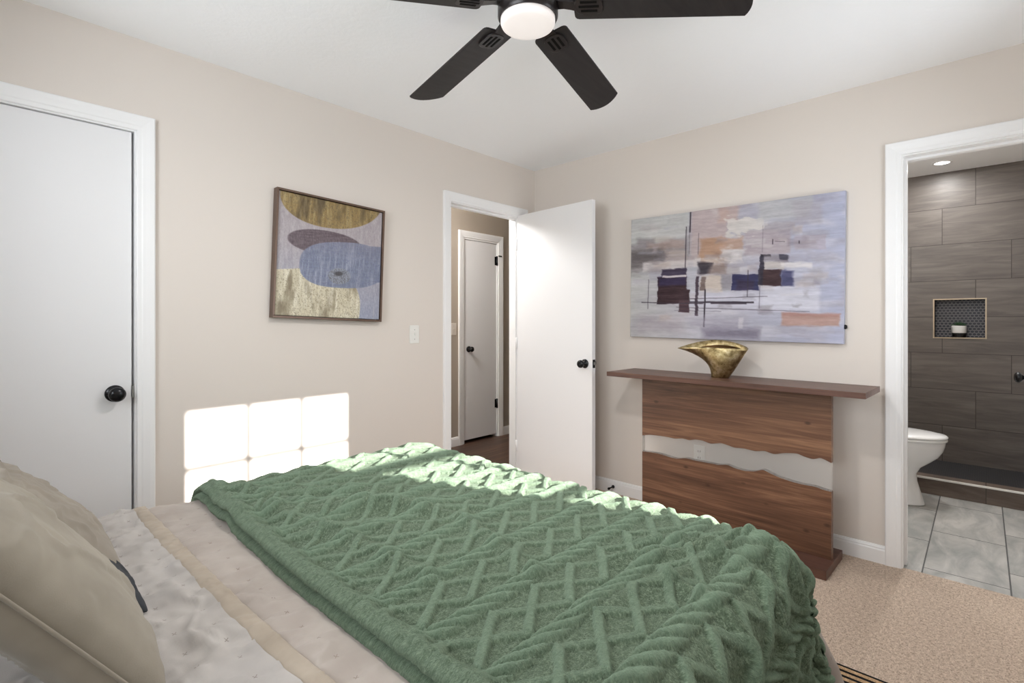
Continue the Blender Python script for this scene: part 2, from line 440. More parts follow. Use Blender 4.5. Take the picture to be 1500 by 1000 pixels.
struct(casing(MB(), 'X', 1.11, -1, .215, .712, 2.056, .0), 'trim_9', M_TRIM, 'white casing of the hallway door', 'trim')

# --- baseboards
BP = [(0, 0), (.014, 0), (.014, .066), (.011, .074), (.012, .078), (.007, .088), (0, .090)]
def baseboard(mb, along, p, sign, a0, a1):
    r = []
    for a in (a0, a1):
        r.append([(a, p + sign * t_, z) if along == 'X' else (p + sign * t_, a, z) for t_, z in BP])
    return mb.loft(r, smooth=False)
cas = .071
struct(baseboard(MB(), 'X', 0, -1, D1[1] + cas, D2[0] - cas), 'baseboard_left', M_TRIM, 'white baseboard under the framed picture', 'baseboard')
struct(baseboard(MB(), 'X', 0, -1, D2[1] + cas, 0), 'baseboard_corner', M_TRIM, 'short white baseboard beside the open door hinge', 'baseboard')
struct(baseboard(MB(), 'X', 0, -1, XW, D1[0] - cas), 'baseboard_left_end', M_TRIM, 'white baseboard past the closet door', 'baseboard')
struct(baseboard(MB(), 'Y', 0, -1, D3[1] + cas, -.014), 'baseboard_right', M_TRIM, 'white baseboard behind the console table', 'baseboard')
struct(baseboard(MB(), 'X', YB, 1, XW + .014, -.02), 'baseboard_back', M_TRIM, 'white baseboard under the sunny window', 'baseboard')
struct(baseboard(MB(), 'Y', XW, 1, YB, -.014), 'baseboard_headboard_side', M_TRIM, 'white baseboard behind the bed', 'baseboard')
struct(baseboard(MB(), 'X', 1.11, -1, -1.9, .215 - .066), 'baseboard_hallway', M_TRIM, 'white hallway baseboard before the narrow door', 'baseboard')
struct(baseboard(MB(), 'X', 1.11, -1, .712 + .066, 2.0), 'baseboard_hallway_end', M_TRIM, 'white hallway baseboard past the narrow door', 'baseboard')

# --- windows
def make_window(name, along, a0, a1, z0, z1, p0, p1, cols, label):
    """Double-hung sash window in an opening; p0 = outer face, p1 = inner face of the wall."""
    root = thing(name, label, 'window', ((a0 + a1) / 2, p1, z0) if along == 'X' else (p1, (a0 + a1) / 2, z0), kind='structure')
    pm = (p0 + p1) / 2; sg = 1 if p1 > p0 else -1
    def bx(mb, s, e, q0, q1, zb, ze, bev=0):
        q0, q1 = min(q0, q1), max(q0, q1)
        if along == 'X': mb.box(s, e, q0, q1, zb, ze, bev)
        else: mb.box(q0, q1, s, e, zb, ze, bev)
    f = MB(); t_ = .018
    bx(f, a0, a0 + t_, p0, p1, z0, z1); bx(f, a1 - t_, a1, p0, p1, z0, z1); bx(f, a0 + t_, a1 - t_, p0, p1, z0, z0 + t_); bx(f, a0 + t_, a1 - t_, p0, p1, z1 - t_, z1)
    f.build('window_frame', M_TRIM, root)
    zm = (z0 + z1) / 2
    for (zb, zt, off) in ((z0 + t_, zm + .012, .015 * sg), (zm - .012, z1 - t_, -.018 * sg)):
        s = MB(); q = pm + off; h = .015
        st = .022
        bx(s, a0 + t_, a0 + t_ + st, q - h, q + h, zb, zt); bx(s, a1 - t_ - st, a1 - t_, q - h, q + h, zb, zt)
        bx(s, a0 + t_ + st, a1 - t_ - st, q - h, q + h, zb, zb + .03); bx(s, a0 + t_ + st, a1 - t_ - st, q - h, q + h, zt - .03, zt)
        for c in range(1, cols):
            ac = a0 + t_ + st + (a1 - a0 - 2 * t_ - 2 * st) * c / cols
            bx(s, ac - .012, ac + .012, q - .007, q + .007, zb + .03, zt - .03)
        zc = (zb + zt) / 2
        bx(s, a0 + t_ + st, a1 - t_ - st, q - .0065, q + .0065, zc - .012, zc + .012)
        so_ = s.build('sash', M_TRIM, root)
        g = MB(); bx(g, a0 + t_ + st, a1 - t_ - st, q - .002, q + .002, zb + .02, zt - .02)
        g.build('glass', M_GLASS, so_)
    c = MB(); cz = .06
    bx(c, a0 - cz, a0, p1, p1 + sg * .016, z0 - .02, z1 + cz); bx(c, a1, a1 + cz, p1, p1 + sg * .016, z0 - .02, z1 + cz); bx(c, a0, a1, p1, p1 + sg * .016, z1, z1 + cz)
    c.build('casing', M_TRIM, root)
    c = MB(); bx(c, a0 - .08, a1 + .08, p1 - sg * .02, p1 + sg * .05, z0 - .022, z0); c.build('window_sill', M_TRIM, root)
    return root
make_window('window_1', 'X', WB[0], WB[1], WB[2], WB[3], YB - T, YB, 3, 'white six-over-six sash window letting in the sun')
make_window('window_added', 'Y', WS[0], WS[1], WS[2], WS[3], XW - T, XW, 4, 'added white sash window above the head of the bed, an unseen fill source')  # unseen window, added to light the wall opposite

# --- doors
def knob(mb, along, o, sign, s=1.0):
    prof = [(.0, 0.0), (.031, 0.0), (.031, .004), (.028, .008), (.018, .010), (.0125, .012), (.0115, .026), (.013, .031), (.021, .036), (.0265, .043), (.027, .050), (.0245, .057), (.018, .062), (.008, .0645), (.0005, .065)]
    ax = ('Y' if sign > 0 else '-Y') if along == 'Y' else ('X' if sign > 0 else '-X')
    return mb.lathe([(max(r, .0005) * s, h * s) for r, h in prof], ax, o, 32)
# closet door (closed)
d = thing('door_1', 'plain white flush closet door, closed', 'door', ((D1[0] + D1[1]) / 2, .02, 0), kind='structure')
MB().box(D1[0] + .003, D1[1] - .009, .012, .047, .012, DZ - .003, .0015).build('door_panel', M_DOOR, d)
knob(MB(), 'Y', (-2.722, .012, .918), -1, 1.12).build('door_knob', M_BLACK, d)
MB().box(D1[1] - .008, D1[1] - .001, .006, .03, .895, .945).build('strike_plate', M_CHROME, d)
# bedroom door, open against the right wall
hx, hy = -.176, -.004
ang = math.atan2(-.737 - hy, -.238 - hx)
d = thing('door_2', 'plain white flush door standing open beside the console table', 'door', (hx, hy, 0), (0, 0, ang), kind='structure')
I = WORLD[d.name]
def local(mb, root): mb.bm.transform(WORLD[root.name]); return mb
DW = .742
local(MB().box(.0, DW, -.0345, 0.0, .014, 2.045, .0015), d).build('door_panel', M_DOOR, d)
for sg, yy in ((-1, -.0345), (1, 0.0)):
    local(knob(MB(), 'Y', (DW - .062, yy, .932), sg), d).build('door_knob', M_BLACK, d)
lp = local(MB().box(DW, DW + .002, -.029, -.0055, .905, .962, .0008), d).build('latch_plate', M_BLACK, d)
local(MB().box(DW + .002, DW + .012, -.023, -.011, .926, .944, .002), d).build('latch_bolt', M_CHROME, lp)
for z in (.25, 1.05, 1.82):
    local(MB().lathe([(.006, z - .045), (.006, z + .045)], 'Z', (-.004, -.039, 0), 12), d).build('hinge', M_TRIM, d)
# bathroom door, swung into the bathroom
d = thing('door_3', 'white bathroom door swung in, only its black knob in view', 'door', (.125, -2.992, 0), (0, 0, R(12.5)), kind='structure')
local(MB().box(.0, .60, -.017, .017, .012, 2.03, .0015), d).build('door_panel', M_DOOR, d)
for sg in (-1, 1):
    local(knob(MB(), 'Y', (.538, .017 * sg, .925), sg), d).build('door_knob', M_BLACK, d)
# hallway door
d = thing('door_4', 'narrow white door across the hallway with black hinges', 'door', (.46, 1.14, 0), kind='structure')
MB().box(.233, .696, 1.122, 1.157, .03, 2.038, .0015).build('door_panel', M_DOOR, d)
m = MB(); m.box(.215, .231, 1.11, 1.23, 0, 2.056); m.box(.698, .712, 1.11, 1.23, 0, 2.056); m.box(.231, .698, 1.11, 1.23, 2.040, 2.056)
m.build('jamb', M_TRIM, d)
knob(MB(), 'Y', (.300, 1.122, .94), -1).build('door_knob', M_BLACK, d)
for z in (.35, 1.86):
    h = MB(); h.lathe([(.009, z - .05), (.009, z + .05)], 'Z', (.697, 1.112, 0), 12); h.box(.672, .697, 1.1195, 1.122, z - .045, z + .045); h.build('hinge', M_BLACK, d)
MB().box(.697, .745, 1.085, 1.091, 1.905, 1.916).build('hinge_stop', M_BLACK, d)

# --- switches, outlet, stop
def switch_plate(name, label, cx, y, cz, mat=M_PLATE):
    r = thing(name, label, 'light switch', (cx, y, cz - .058))
    MB().box(cx - .036, cx + .036, y - .006, y, cz - .058, cz + .058, .003).build('plate', mat, r)
    MB().box(cx - .0045, cx + .0045, y - .016, y - .006, cz - .004, cz + .012, .0015).build('toggle', mat, r)
    for z in (cz - .03, cz + .03):
        MB().lathe([(.003, 0.0), (.003, .0012), (.0005, .0016)], '-Y', (cx, y - .006, z), 12).build('screw', M_CHROME, r)
switch_plate('light_switch', 'white toggle switch plate beside the hallway doorway', -1.193, 0.0, 1.137)
switch_plate('light_switch', 'dim switch plate on the taupe hallway wall', .085, 1.11, 1.145, plain('taupe_plastic', srgb(205, 195, 184), .4))
r = thing('wall_outlet', 'white outlet plate on the wall, seen through the clear strip', 'outlet', (0, -1.364, .325))
MB().box(-.006, 0, -1.40, -1.328, .325, .440, .003).build('plate', M_PLATE, r)
for z in (.362, .403):
    k_ = MB().box(-.0085, -.006, -1.380, -1.348, z - .013, z + .013, .002).build('socket', M_PLATE, r)
    q = MB(); q.box(-.0092, -.0085, -1.372, -1.369, z - .006, z + .006); q.box(-.0092, -.0085, -1.359, -1.356, z - .006, z + .006); q.build('slot', M_GAP, k_)
r = thing('door_stop', 'small dark door stop on the baseboard behind the open door', 'door stop', (-.014, -.745, .035))
MB().lathe([(.012, 0.0), (.012, .004), (.005, .006), (.005, .05)], '-X', (-.014, -.745, .045), 14).build('shaft', M_BLACK, r)
MB().lathe([(.008, .05), (.009, .06), (.006, .066), (.0005, .067)], '-X', (-.014, -.745, .045), 14).build('bumper', M_GAP, r)

# ================================================================= CEILING FAN
M_FANBLACK = plain('fan_bronze', srgb(38, 33, 33), .32, .5, .3)
def blade_mat():
    k = NT('fan_blade'); v = k.coord(); n = k.noise(k.mapping(v, (3, 60, 60)), 1, 4)
    k.base(k.ramp(n, [(.3, srgb(36, 33, 34)), (.7, srgb(46, 43, 43))]), .5, .35); return k.m
M_BLADE = blade_mat()
FX, FY = -1.912, -1.591
fan = thing('ceiling_fan', 'dark bronze five blade ceiling fan with a round frosted light', 'ceiling fan', (FX, FY, H))
o0 = (FX, FY, 0)
MB().lathe([(.001, 2.44), (.075, 2.44), (.078, 2.425), (.072, 2.395), (.03, 2.385), (.03, 2.34), (.001, 2.34)], 'Z', o0, 48).build('ceiling_mount', M_FANBLACK, fan, angle=40)
MB().lathe([(.001, 2.35), (.07, 2.35), (.098, 2.335), (.103, 2.31), (.103, 2.262), (.097, 2.250), (.097, 2.243), (.001, 2.243)], 'Z', o0, 48).build('motor_housing', M_FANBLACK, fan, angle=40)
MB().lathe([(.001, 2.243), (.092, 2.243), (.0975, 2.236), (.0975, 2.206), (.093, 2.199), (.089, 2.199), (.089, 2.21), (.001, 2.21)], 'Z', o0, 48).build('light_ring', M_FANBLACK, fan, angle=40)
M_LENS = emit_mat('frosted_lens', (1, .90, .88, 1), .30)
MB().lathe([(.088, 2.205), (.0885, 2.188), (.085, 2.180), (.074, 2.1765), (.05, 2.1745), (.001, 2.1735)], 'Z', o0, 48, cap=True).build('light_lens', M_LENS, fan, smooth=True)
def blade(angle):
    A = Matrix.Translation((FX, FY, 0)) @ Matrix.Rotation(angle, 4, 'Z')
    droop = Matrix.Translation((.10, 0, 2.232)) @ Matrix.Rotation(R(6.6), 4, 'Y') @ Matrix.Rotation(R(-9), 4, 'X')
    M = A @ droop
    # outline in local x (out from hub), y across
    x0, x1, w0, w1 = .048, .558, .063, .070
    pts = []
    rc = .014
    for q in range(5):
        t_ = math.pi / 2 * q / 4; pts.append((x0 + rc - rc * math.cos(t_), -w0 + rc - rc * math.sin(t_)) )
    pts = [(x0, -w0 + rc)] + [(x0 + rc - rc * math.cos(a), -w0 + rc - rc * math.sin(a)) for a in (R(30), R(60), R(90))]
    tip = []
    for q in range(13):
        s = -1 + 2 * q / 12
        tip.append((x1 + .028 * (1 - s * s) + .020 * s - .01, w1 * s))
    pts += tip
    pts += [(x0 + rc - rc * math.cos(a), w0 - rc + rc * math.sin(a)) for a in (R(90), R(60), R(30))] + [(x0, w0 - rc)]
    b = MB().prism(pts, 'Z', -.003, .004, .0012); b.bm.transform(M)
    bo = b.build('fan_blade', M_BLADE, fan)
    # bracket: arm and slotted plate below the blade
    br = MB()
    ring = []
    for (x, hw, z0, z1) in ((-.012, .020, .0, .016), (.015, .016, -.002, .012), (.04, .017, -.006, .004), (.062, .022, -.009, -.003)):
        ring.append([(x, -hw, z0), (x, hw, z0), (x, hw, z1), (x, -hw, z1)])
    br.loft(ring, smooth=False)
    plate = []
    for q in range(28):
        t_ = 2 * math.pi * q / 28; c, s = math.cos(t_), math.sin(t_)
        plate.append((.098 + .044 * math.copysign(abs(c) ** .62, c), .036 * math.copysign(abs(s) ** .62, s)))
    br.prism(plate, 'Z', -.010, -.003, .002); br.bm.transform(M)
    bro = br.build('blade_bracket', M_FANBLACK, bo)
    for yy, l in ((-.018, .026), (0.0, .032), (.018, .026)):
        s = MB().box(.098 - l, .098 + l, yy - .0042, yy + .0042, -.0112, -.0098); s.bm.transform(M)
        s.build('slot', M_GAP, bo)
for i in range(5): blade(R(10.5 + 72 * i))
ll = bpy.data.lights.new('fan_lamp', 'AREA'); ll.shape = 'DISK'; ll.size = .16; ll.energy = 13.5; ll.color = (1, .965, .94)
lo_ = bpy.data.objects.new('fan_lamp', ll); COL.objects.link(lo_); lo_.location = (FX, FY, 2.168)

# ================================================================= PICTURES
def paint_material(name, rough):
    k = NT(name); a = k.n('ShaderNodeAttribute', attribute_name='paint'); v = k.coord()
    n = k.noise(v, 420, 3); k.base(a.outputs['Color'], rough, .3); k.bump(n, .12, .001); return k.m
def painted_canvas(img, width, height, depth, root, side, mat, name='canvas'):
    """img: (rows, cols, 3) sRGB 0..1, row 0 at the top. Lies in local x (right) / z (up), faces local -y."""
    rows, cols = img.shape[:2]
    bm = bmesh.new()
    lay = None
    xs = np.linspace(-width / 2, width / 2, cols); zs = np.linspace(height / 2, -height / 2, rows)
    vs = [[bm.verts.new((x, -depth, z)) for x in xs] for z in zs]
    for i in range(rows - 1):
        for j in range(cols - 1):
            bm.faces.new((vs[i][j], vs[i + 1][j], vs[i + 1][j + 1], vs[i][j + 1])).smooth = True
    per = [vs[0][j] for j in range(cols)] + [vs[i][-1] for i in range(1, rows)] + [vs[-1][j] for j in range(cols - 2, -1, -1)] + [vs[i][0] for i in range(rows - 2, 0, -1)]
    bk = [bm.verts.new((v.co.x, 0, v.co.z)) for v in per]
    for i in range(len(per)):
        j = (i + 1) % len(per); f = bm.faces.new((per[i], per[j], bk[j], bk[i])); f.material_index = 1
    bm.faces.new(bk).material_index = 1
    me = bpy.data.meshes.new(name); bm.to_mesh(me)
    idx = rows * cols
    bm.free()
    at = me.color_attributes.new('paint', 'FLOAT_COLOR', 'POINT')
    L = np.where(img <= .04045, img / 12.92, ((img + .055) / 1.055) ** 2.4)
    buf = np.ones((len(me.vertices), 4), np.float32) * .5
    buf[:idx, :3] = L.reshape(-1, 3)
    at.data.foreach_set('color', buf.ravel())
    me.materials.append(mat); me.materials.append(side)
    o = bpy.data.objects.new(name, me); COL.objects.link(o); o.parent = root
    return o
class Paint:
    def __init__(self, rows, cols, quad, wob=0.0):
        self.r, self.c = rows, cols
        self.TL, self.TR, self.BR, self.BL = [np.array(q, float) for q in quad]
        self.hl = self.BL[1] - self.TL[1]; self.hr = self.BR[1] - self.TR[1]
        S, Tt = np.meshgrid((np.arange(cols) + .5) / cols, (np.arange(rows) + .5) / rows)
        # place of every canvas point in the sketch drawn in perspective
        sp = S * self.hl / (self.hr - S * (self.hr - self.hl))
        top = self.TL + (self.TR - self.TL) * sp[..., None]; bot = self.BL + (self.BR - self.BL) * sp[..., None]
        P = top + (bot - top) * Tt[..., None]
        self.X, self.Y = P[..., 0], P[..., 1]; self.S, self.T = S, Tt; self.X0, self.Y0 = self.X, self.Y
        if wob:
            x, y = self.X, self.Y; self.X = x + wob * (fbm(x * .012, y * .02, 101, 4) + .5 * fbm(x * .01, y * .2, 103, 3)); self.Y = y + wob * fbm(x * .012, y * .05, 102, 4)
        self.img = np.zeros((rows, cols, 3))
    def put(self, mask, col, jit=0.0, seed=0):
        c = np.array(col, float) / 255
        if jit:
            n = fbm(self.X * .02, self.Y * .12, seed, 4) * jit; c = c + n[..., None]
        mk = np.clip(mask, 0, 1)[..., None]
        self.img = self.img * (1 - mk) + c * mk
    def rect(self, x0, y0, x1, y1, col, a=1.0, soft=4, rag=0.0, jit=.08, slope=0.0, seed=0):
        X = self.X; Y = self.Y - slope * (self.X - x0)
        if rag:
            X = X + fbm(self.X * .03, self.Y * .03, seed + 5, 4) * rag; Y = Y + fbm(self.X * .02, self.Y * .06, seed + 9, 4) * rag
        sd = np.minimum(np.minimum(X - x0, x1 - X), np.minimum(Y - y0, y1 - Y))
        self.put(np.clip(sd / soft + .5, 0, 1) * a, col, jit, seed)
    def ell(self, cx, cy, rx, ry, col, a=1.0, soft=4, rot=0.0, p=2.0, jit=.08, seed=0, clip=None):
        c, s = math.cos(rot), math.sin(rot); dx, dy = self.X - cx, self.Y - cy
        u, v = (dx * c + dy * s) / rx, (-dx * s + dy * c) / ry
        d = (np.abs(u) ** p + np.abs(v) ** p) ** (1 / p)
        mk = np.clip((1 - d) * min(rx, ry) / soft + .5, 0, 1) * a
        if clip is not None: mk = mk * clip
        self.put(mk, col, jit, seed)

# --- large unframed abstract on the right wall
p = Paint(250, 390, [(105, 254), (1285, 65), (1305, 925), (117, 910)], 16)
p.img[:] = np.array((182, 182, 196)) / 255.
p.put(np.clip(1 - p.S * 2.2, 0, 1), (198, 200, 200)); p.put(np.clip((p.S - .55) * 2.0, 0, .9), (182, 188, 214))
p.put(np.clip(fbm(p.X * .006, p.Y * .02, 3) * 2.2, 0, .5), (214, 214, 222)); p.put(np.clip(fbm(p.X * .006, p.Y * .02, 8) * 2.2, 0, .5), (166, 162, 176))
p.rect(105, 395, 440, 560, (150, 146, 148), .8, 40, 30, slope=-.14, seed=1)
p.rect(105, 420, 310, 520, (104, 98, 100), .85, 55, 60, slope=-.1, seed=2)
p.rect(105, 250, 425, 395, (200, 203, 202), .8, 20, 20, slope=-.16, seed=3)
p.rect(200, 380, 410, 420, (176, 150, 140), .5, 20, 30, slope=-.1, seed=33)
p.rect(440, 180, 640, 500, (190, 175, 176), .85, 20, 20, slope=-.12, seed=4)
p.rect(590, 150, 700, 260, (196, 168, 156), .6, 25, 30, seed=34)
p.rect(300, 420, 420, 500, (190, 176, 170), .7, 15, 20, seed=5)
p.rect(488, 345, 612, 505, (184, 148, 122), .85, 22, 34, seed=6)
p.rect(600, 345, 735, 420, (190, 154, 130), .7, 24, 50, slope=-.12, seed=7)
p.rect(560, 420, 640, 540, (160, 132, 118), .7, 30, 30, seed=8)
p.rect(735, 300, 990, 440, (180, 170, 178), .9, 12, 10, slope=-.06, seed=9)
p.rect(840, 260, 1010, 310, (168, 162, 168), .7, 14, 14, slope=-.1, seed=10)
p.rect(630, 240, 838, 325, (218, 215, 212), .9, 10, 80, slope=-.1, seed=11)
p.rect(810, 130, 1100, 250, (188, 190, 194), .8, 30, 30, slope=-.12, seed=12)
p.rect(1012, 320, 1185, 398, (184, 178, 194), .9, 5, 6, slope=-.03, seed=13)
p.rect(1000, 130, 1160, 250, (176, 172, 182), .6, 30, 40, seed=35)
p.rect(605, 405, 730, 480, (218, 215, 216), .85, 26, 60, seed=14)
p.rect(180, 500, 500, 545, (212, 208, 210), .85, 12, 20, slope=-.12, seed=15)
p.rect(500, 555, 620, 650, (208, 196, 186), .9, 10, 16, seed=16)
p.rect(615, 550, 672, 635, (150, 148, 156), .85, 12, 10, seed=17)
p.rect(440, 640, 1160, 745, (208, 209, 224), .85, 30, 20, seed=18)
p.rect(840, 600, 1160, 740, (212, 214, 228), .85, 24, 24, seed=19)
p.rect(1000, 480, 1200, 560, (196, 200, 218), .8, 30, 40, seed=20)
rs = random.Random(11)
for i in range(90):
    x = rs.uniform(130, 1150); y = rs.gauss(480, 150); w_ = rs.uniform(20, 150); h_ = rs.uniform(6, 46)
    p.rect(x, y, x + w_, y + h_, rs.choice([(206, 204, 208), (216, 214, 214), (160, 154, 160), (178, 168, 172), (148, 146, 158), (190, 176, 170), (172, 172, 190), (120, 112, 118)]), rs.uniform(.25, .6), rs.uniform(8, 30), rs.uniform(10, 50), slope=-.08, seed=200 + i)
p.rect(263, 575, 441, 724, (58, 38, 44), 1, 4, 8, .12, slope=-.06, seed=21)
p.rect(268, 576, 425, 625, (50, 44, 88), .7, 18, 16, .1, slope=-.06, seed=22)
p.rect(285, 528, 420, 572, (56, 46, 70), .9, 6, 22, .12, slope=-.08, seed=23)
p.rect(290, 564, 420, 578, (214, 208, 212), .9, 4, 6, slope=-.06, seed=36)
p.rect(386, 700, 444, 766, (72, 50, 58), .95, 4, 8, seed=24)
p.rect(425, 515, 476, 640, (186, 188, 200), .95, 6, 10, seed=25)
p.rect(482, 484, 556, 548, (52, 46, 56), .9, 14, 24, seed=26)
p.rect(540, 500, 640, 545, (140, 126, 122), .7, 20, 26, seed=37)
p.rect(474, 560, 491, 786, (66, 52, 66), .95, 3, 4, seed=27)
p.rect(671, 545, 822, 636, (44, 44, 84), .95, 5, 14, .12, seed=28)
p.rect(700, 580, 800, 632, (58, 46, 70), .7, 14, 20, seed=38)
p.rect(832, 515, 948, 604, (60, 38, 42), .97, 5, 14, .1, seed=29)
p.rect(945, 520, 1015, 606, (62, 64, 104), .85, 16, 20, .12, seed=30)
p.rect(840, 470, 960, 512, (206, 200, 196), .8, 10, 24, seed=31)
p.rect(825, 432, 888, 446, (40, 36, 46), .95, 4, 12); p.rect(822, 440, 848, 606, (44, 40, 56), .9, 4, 8); p.rect(840, 436, 985, 470, (120, 112, 120), .6, 14, 30); p.rect(935, 432, 982, 456, (58, 56, 72), .85, 6, 16)
p.rect(940, 470, 1110, 500, (226, 224, 226), .8, 12, 26, seed=39)
wobbled = (p.X, p.Y); p.X, p.Y = p.X0, p.Y0
for (x0, y0, x1, y1, s, a) in ((429, 196, 437, 318, 0, .95), (410, 285, 416, 520, 0, .75), (431, 318, 434, 440, 0, .5), (523, 635, 532, 846, 0, .95), (760, 520, 765, 672, 0, .75), (828, 604, 832, 735, 0, .5), (210, 585, 214, 752, 0, .6),
        (176, 713, 520, 718, .0, .85), (440, 703, 800, 713, -.02, .9), (560, 704, 760, 716, -.02, .8), (440, 688, 875, 692, -.055, .7), (370, 736, 1110, 740, .01, .6), (360, 755, 620, 758, .0, .5), (835, 268, 838, 420, 0, .35), (480, 320, 484, 440, 0, .5), (890, 345, 896, 375, 0, .8), (905, 356, 960, 360, 0, .5), (1035, 352, 1041, 368, 0, .8)):
    p.rect(x0, y0, x1, y1, (58, 50, 62), a, 2.5, 4, 0, slope=s)
p.X, p.Y = wobbled
p.rect(500, 566, 530, 640, (70, 52, 52), .6, 6, 14)
p.rect(955, 755, 1275, 828, (186, 152, 142), .9, 12, 12, .06, seed=32); p.rect(960, 756, 1270, 775, (172, 128, 122), .5, 12, 10)
p.rect(520, 850, 835, 905, (126, 120, 138), .8, 36, 20, seed=40); p.rect(440, 790, 760, 850, (170, 166, 182), .6, 40, 40, seed=41)
p.rect(160, 790, 420, 880, (176, 168, 176), .5, 60, 40, seed=42); p.rect(720, 790, 745, 850, (210, 208, 216), .7, 8, 10)
p.img = np.clip(p.img + (fbm(p.S * 60, p.T * 160, 50, 3) * .06 + fbm(p.S * 7, p.T * 70, 51, 4) * .12)[..., None], 0, 1)
p.img = np.clip(p.img * np.array((.93, .92, .915)), 0, 1)
PW, PH = 1.247, .800
art2 = thing('canvas_painting', 'large unframed abstract canvas in lavender grey and black above the console table', 'painting', (-.003, -1.522, 1.509), (0, R(.0), R(-90)))
art2.rotation_euler = (Matrix.Rotation(R(-90), 3, 'Z') @ Matrix.Rotation(R(.65), 3, 'Y')).to_euler()
WORLD[art2.name] = Matrix.LocRotScale(art2.location, art2.rotation_euler, None)
painted_canvas(p.img, PW, PH, .034, art2, plain('canvas_side', srgb(176, 180, 196), .7), paint_material('canvas_paint', .6))
c = MB(); c.lathe([(.012, 0), (.012, .006), (.008, .012), (.0005, .013)], 'X', (PW / 2, -.015, -.31), 16); local(c, art2).build('edge_pin', M_BLACK, art2)

# --- framed picture on the left wall
q = Paint(250, 236, [(100, 95), (712, 185), (735, 852), (122, 868)])
q.img[:] = np.array((168, 160, 164)) / 255.
q.put(np.clip((q.T - .35) * 1.6, 0, 1), (152, 156, 174)); q.put(np.clip(fbm(q.X * .05, q.Y * .006, 4) * 2, 0, .4), (190, 184, 186))
streak = fbm(q.X * .09, q.Y * .008, 11, 4); speck = fbm(q.X * .30, q.Y * .16, 21, 3)
def gold(mask, base, dark, light, seed):
    q.put(mask, base)
    q.put(mask * np.clip(.1 + streak * 2.4, 0, .7), light); q.put(mask * np.clip(fbm(q.X * .02, q.Y * .006, seed) * 3.2, 0, .75), dark)
    q.put(mask * np.clip((speck - .05) * 5, 0, .6), dark)
def emask(cx, cy, rx, ry, p_=2.0, rot=0, soft=4):
    c, s = math.cos(rot), math.sin(rot); dx, dy = q.X - cx, q.Y - cy
    u, v = (dx * c + dy * s) / rx, (-dx * s + dy * c) / ry
    return np.clip((1 - (np.abs(u) ** p_ + np.abs(v) ** p_) ** (1 / p_)) * min(rx, ry) / soft + .5, 0, 1)
gold(emask(408, 118, 300, 188, 2.1, R(4)), (146, 124, 82), (88, 76, 58), (180, 162, 118), 31)
q.put(emask(385, 400, 217, 76, 2.1, R(5)), (104, 92, 98), .12, 5)
gl = np.maximum(emask(330, 800, 288, 232, 2.5, 0), ((q.X < 330) & (q.Y > 585 - (q.X - 122) * .12)).astype(float))
gold(gl * ((q.Y > 560)), (204, 196, 172), (118, 106, 86), (228, 223, 206), 41)
bl = np.maximum(emask(500, 530, 252, 142, 2.6, R(-2)), np.clip((q.X - 500) / 4, 0, 1) * np.clip((q.Y - 398) / 4, 0, 1) * np.clip((668 - .16 * (q.X - 440) - q.Y) / 4, 0, 1))
q.put(bl, (124, 130, 150), .1, 6); q.put(bl * np.clip(streak * 2.6, 0, .6), (168, 172, 188)); q.put(bl * np.clip((.5 - q.T) * 4, 0, .6), (132, 132, 148)); q.put(bl * np.clip((speck - .08) * 6, 0, .6), (92, 98, 130))
cm = emask(485, 600, 66, 50); q.put(cm * .8, (150, 154, 164)); q.put(cm * np.clip((speck + .02) * 7, 0, .8), (98, 98, 104)); q.put(emask(480, 585, 24, 14, soft=8) * .8, (66, 64, 66))
q.img = np.clip(q.img + (fbm(q.S * 130, q.T * 30, 60, 3) * .10)[..., None] + (speck * .12)[..., None], 0, 1)
FW, FH, FD = .636, .666, .042
art1 = thing('framed_picture', 'square framed abstract of gold and blue rounded shapes hung slightly crooked', 'picture', (-1.765, 0, 1.562))
art1.rotation_euler = (0, R(2.1), 0); WORLD[art1.name] = Matrix.LocRotScale(art1.location, art1.rotation_euler, None)
cv = painted_canvas(q.img, FW - .028, FH - .028, .032, art1, M_GAP, paint_material('picture_paint', .45), 'picture_canvas')
fr = MB(); hw, hh, fw_ = FW / 2, FH / 2, .011
for (x0, x1, z0, z1) in ((-hw, hw, hh - fw_, hh), (-hw, hw, -hh, -hh + fw_), (-hw, -hw + fw_, -hh + fw_, hh - fw_), (hw - fw_, hw, -hh + fw_, hh - fw_)):
    fr.box(x0, x1, -FD, 0, z0, z1, .001)
M_FRAME = plain('bronze_frame', srgb(104, 84, 72), .32, .5, .45)
local(fr, art1).build('picture_frame', M_FRAME, art1)

# ================================================================= CONSOLE TABLE
con = thing('console_table', 'walnut console table with a clear wavy strip across its base', 'console table', (-.215, -1.605, 0), (0, 0, R(-2.0)))
# local frame: x depth (room is -x), y along the wall
TZ = .900
local(MB().box(-.170, .165, -.690, .690, TZ - .028, TZ, .0012), con).build('tabletop', M_WALNUT_TOP, con)
UP = [(-1.084, .495), (-1.135, .507), (-1.194, .511), (-1.261, .513), (-1.308, .510), (-1.354, .520), (-1.398, .515), (-1.434, .527), (-1.477, .527), (-1.528, .517), (-1.586, .532), (-1.626, .525), (-1.658, .518), (-1.712, .523), (-1.773, .518), (-1.817, .529), (-1.867, .519), (-1.916, .535), (-1.978, .544), (-2.011, .533), (-2.05, .527), (-2.082, .542), (-2.107, .533), (-2.129, .524)]
LO = [(-1.084, .393), (-1.145, .398), (-1.213, .398), (-1.28, .39), (-1.317, .39), (-1.372, .405), (-1.425, .402), (-1.503, .403), (-1.569, .403), (-1.618, .415), (-1.666, .402), (-1.712, .399), (-1.765, .406), (-1.809, .426), (-1.846, .414), (-1.888, .401), (-1.944, .393), (-1.998, .389), (-2.056, .391), (-2.101, .383), (-2.129, .382)]
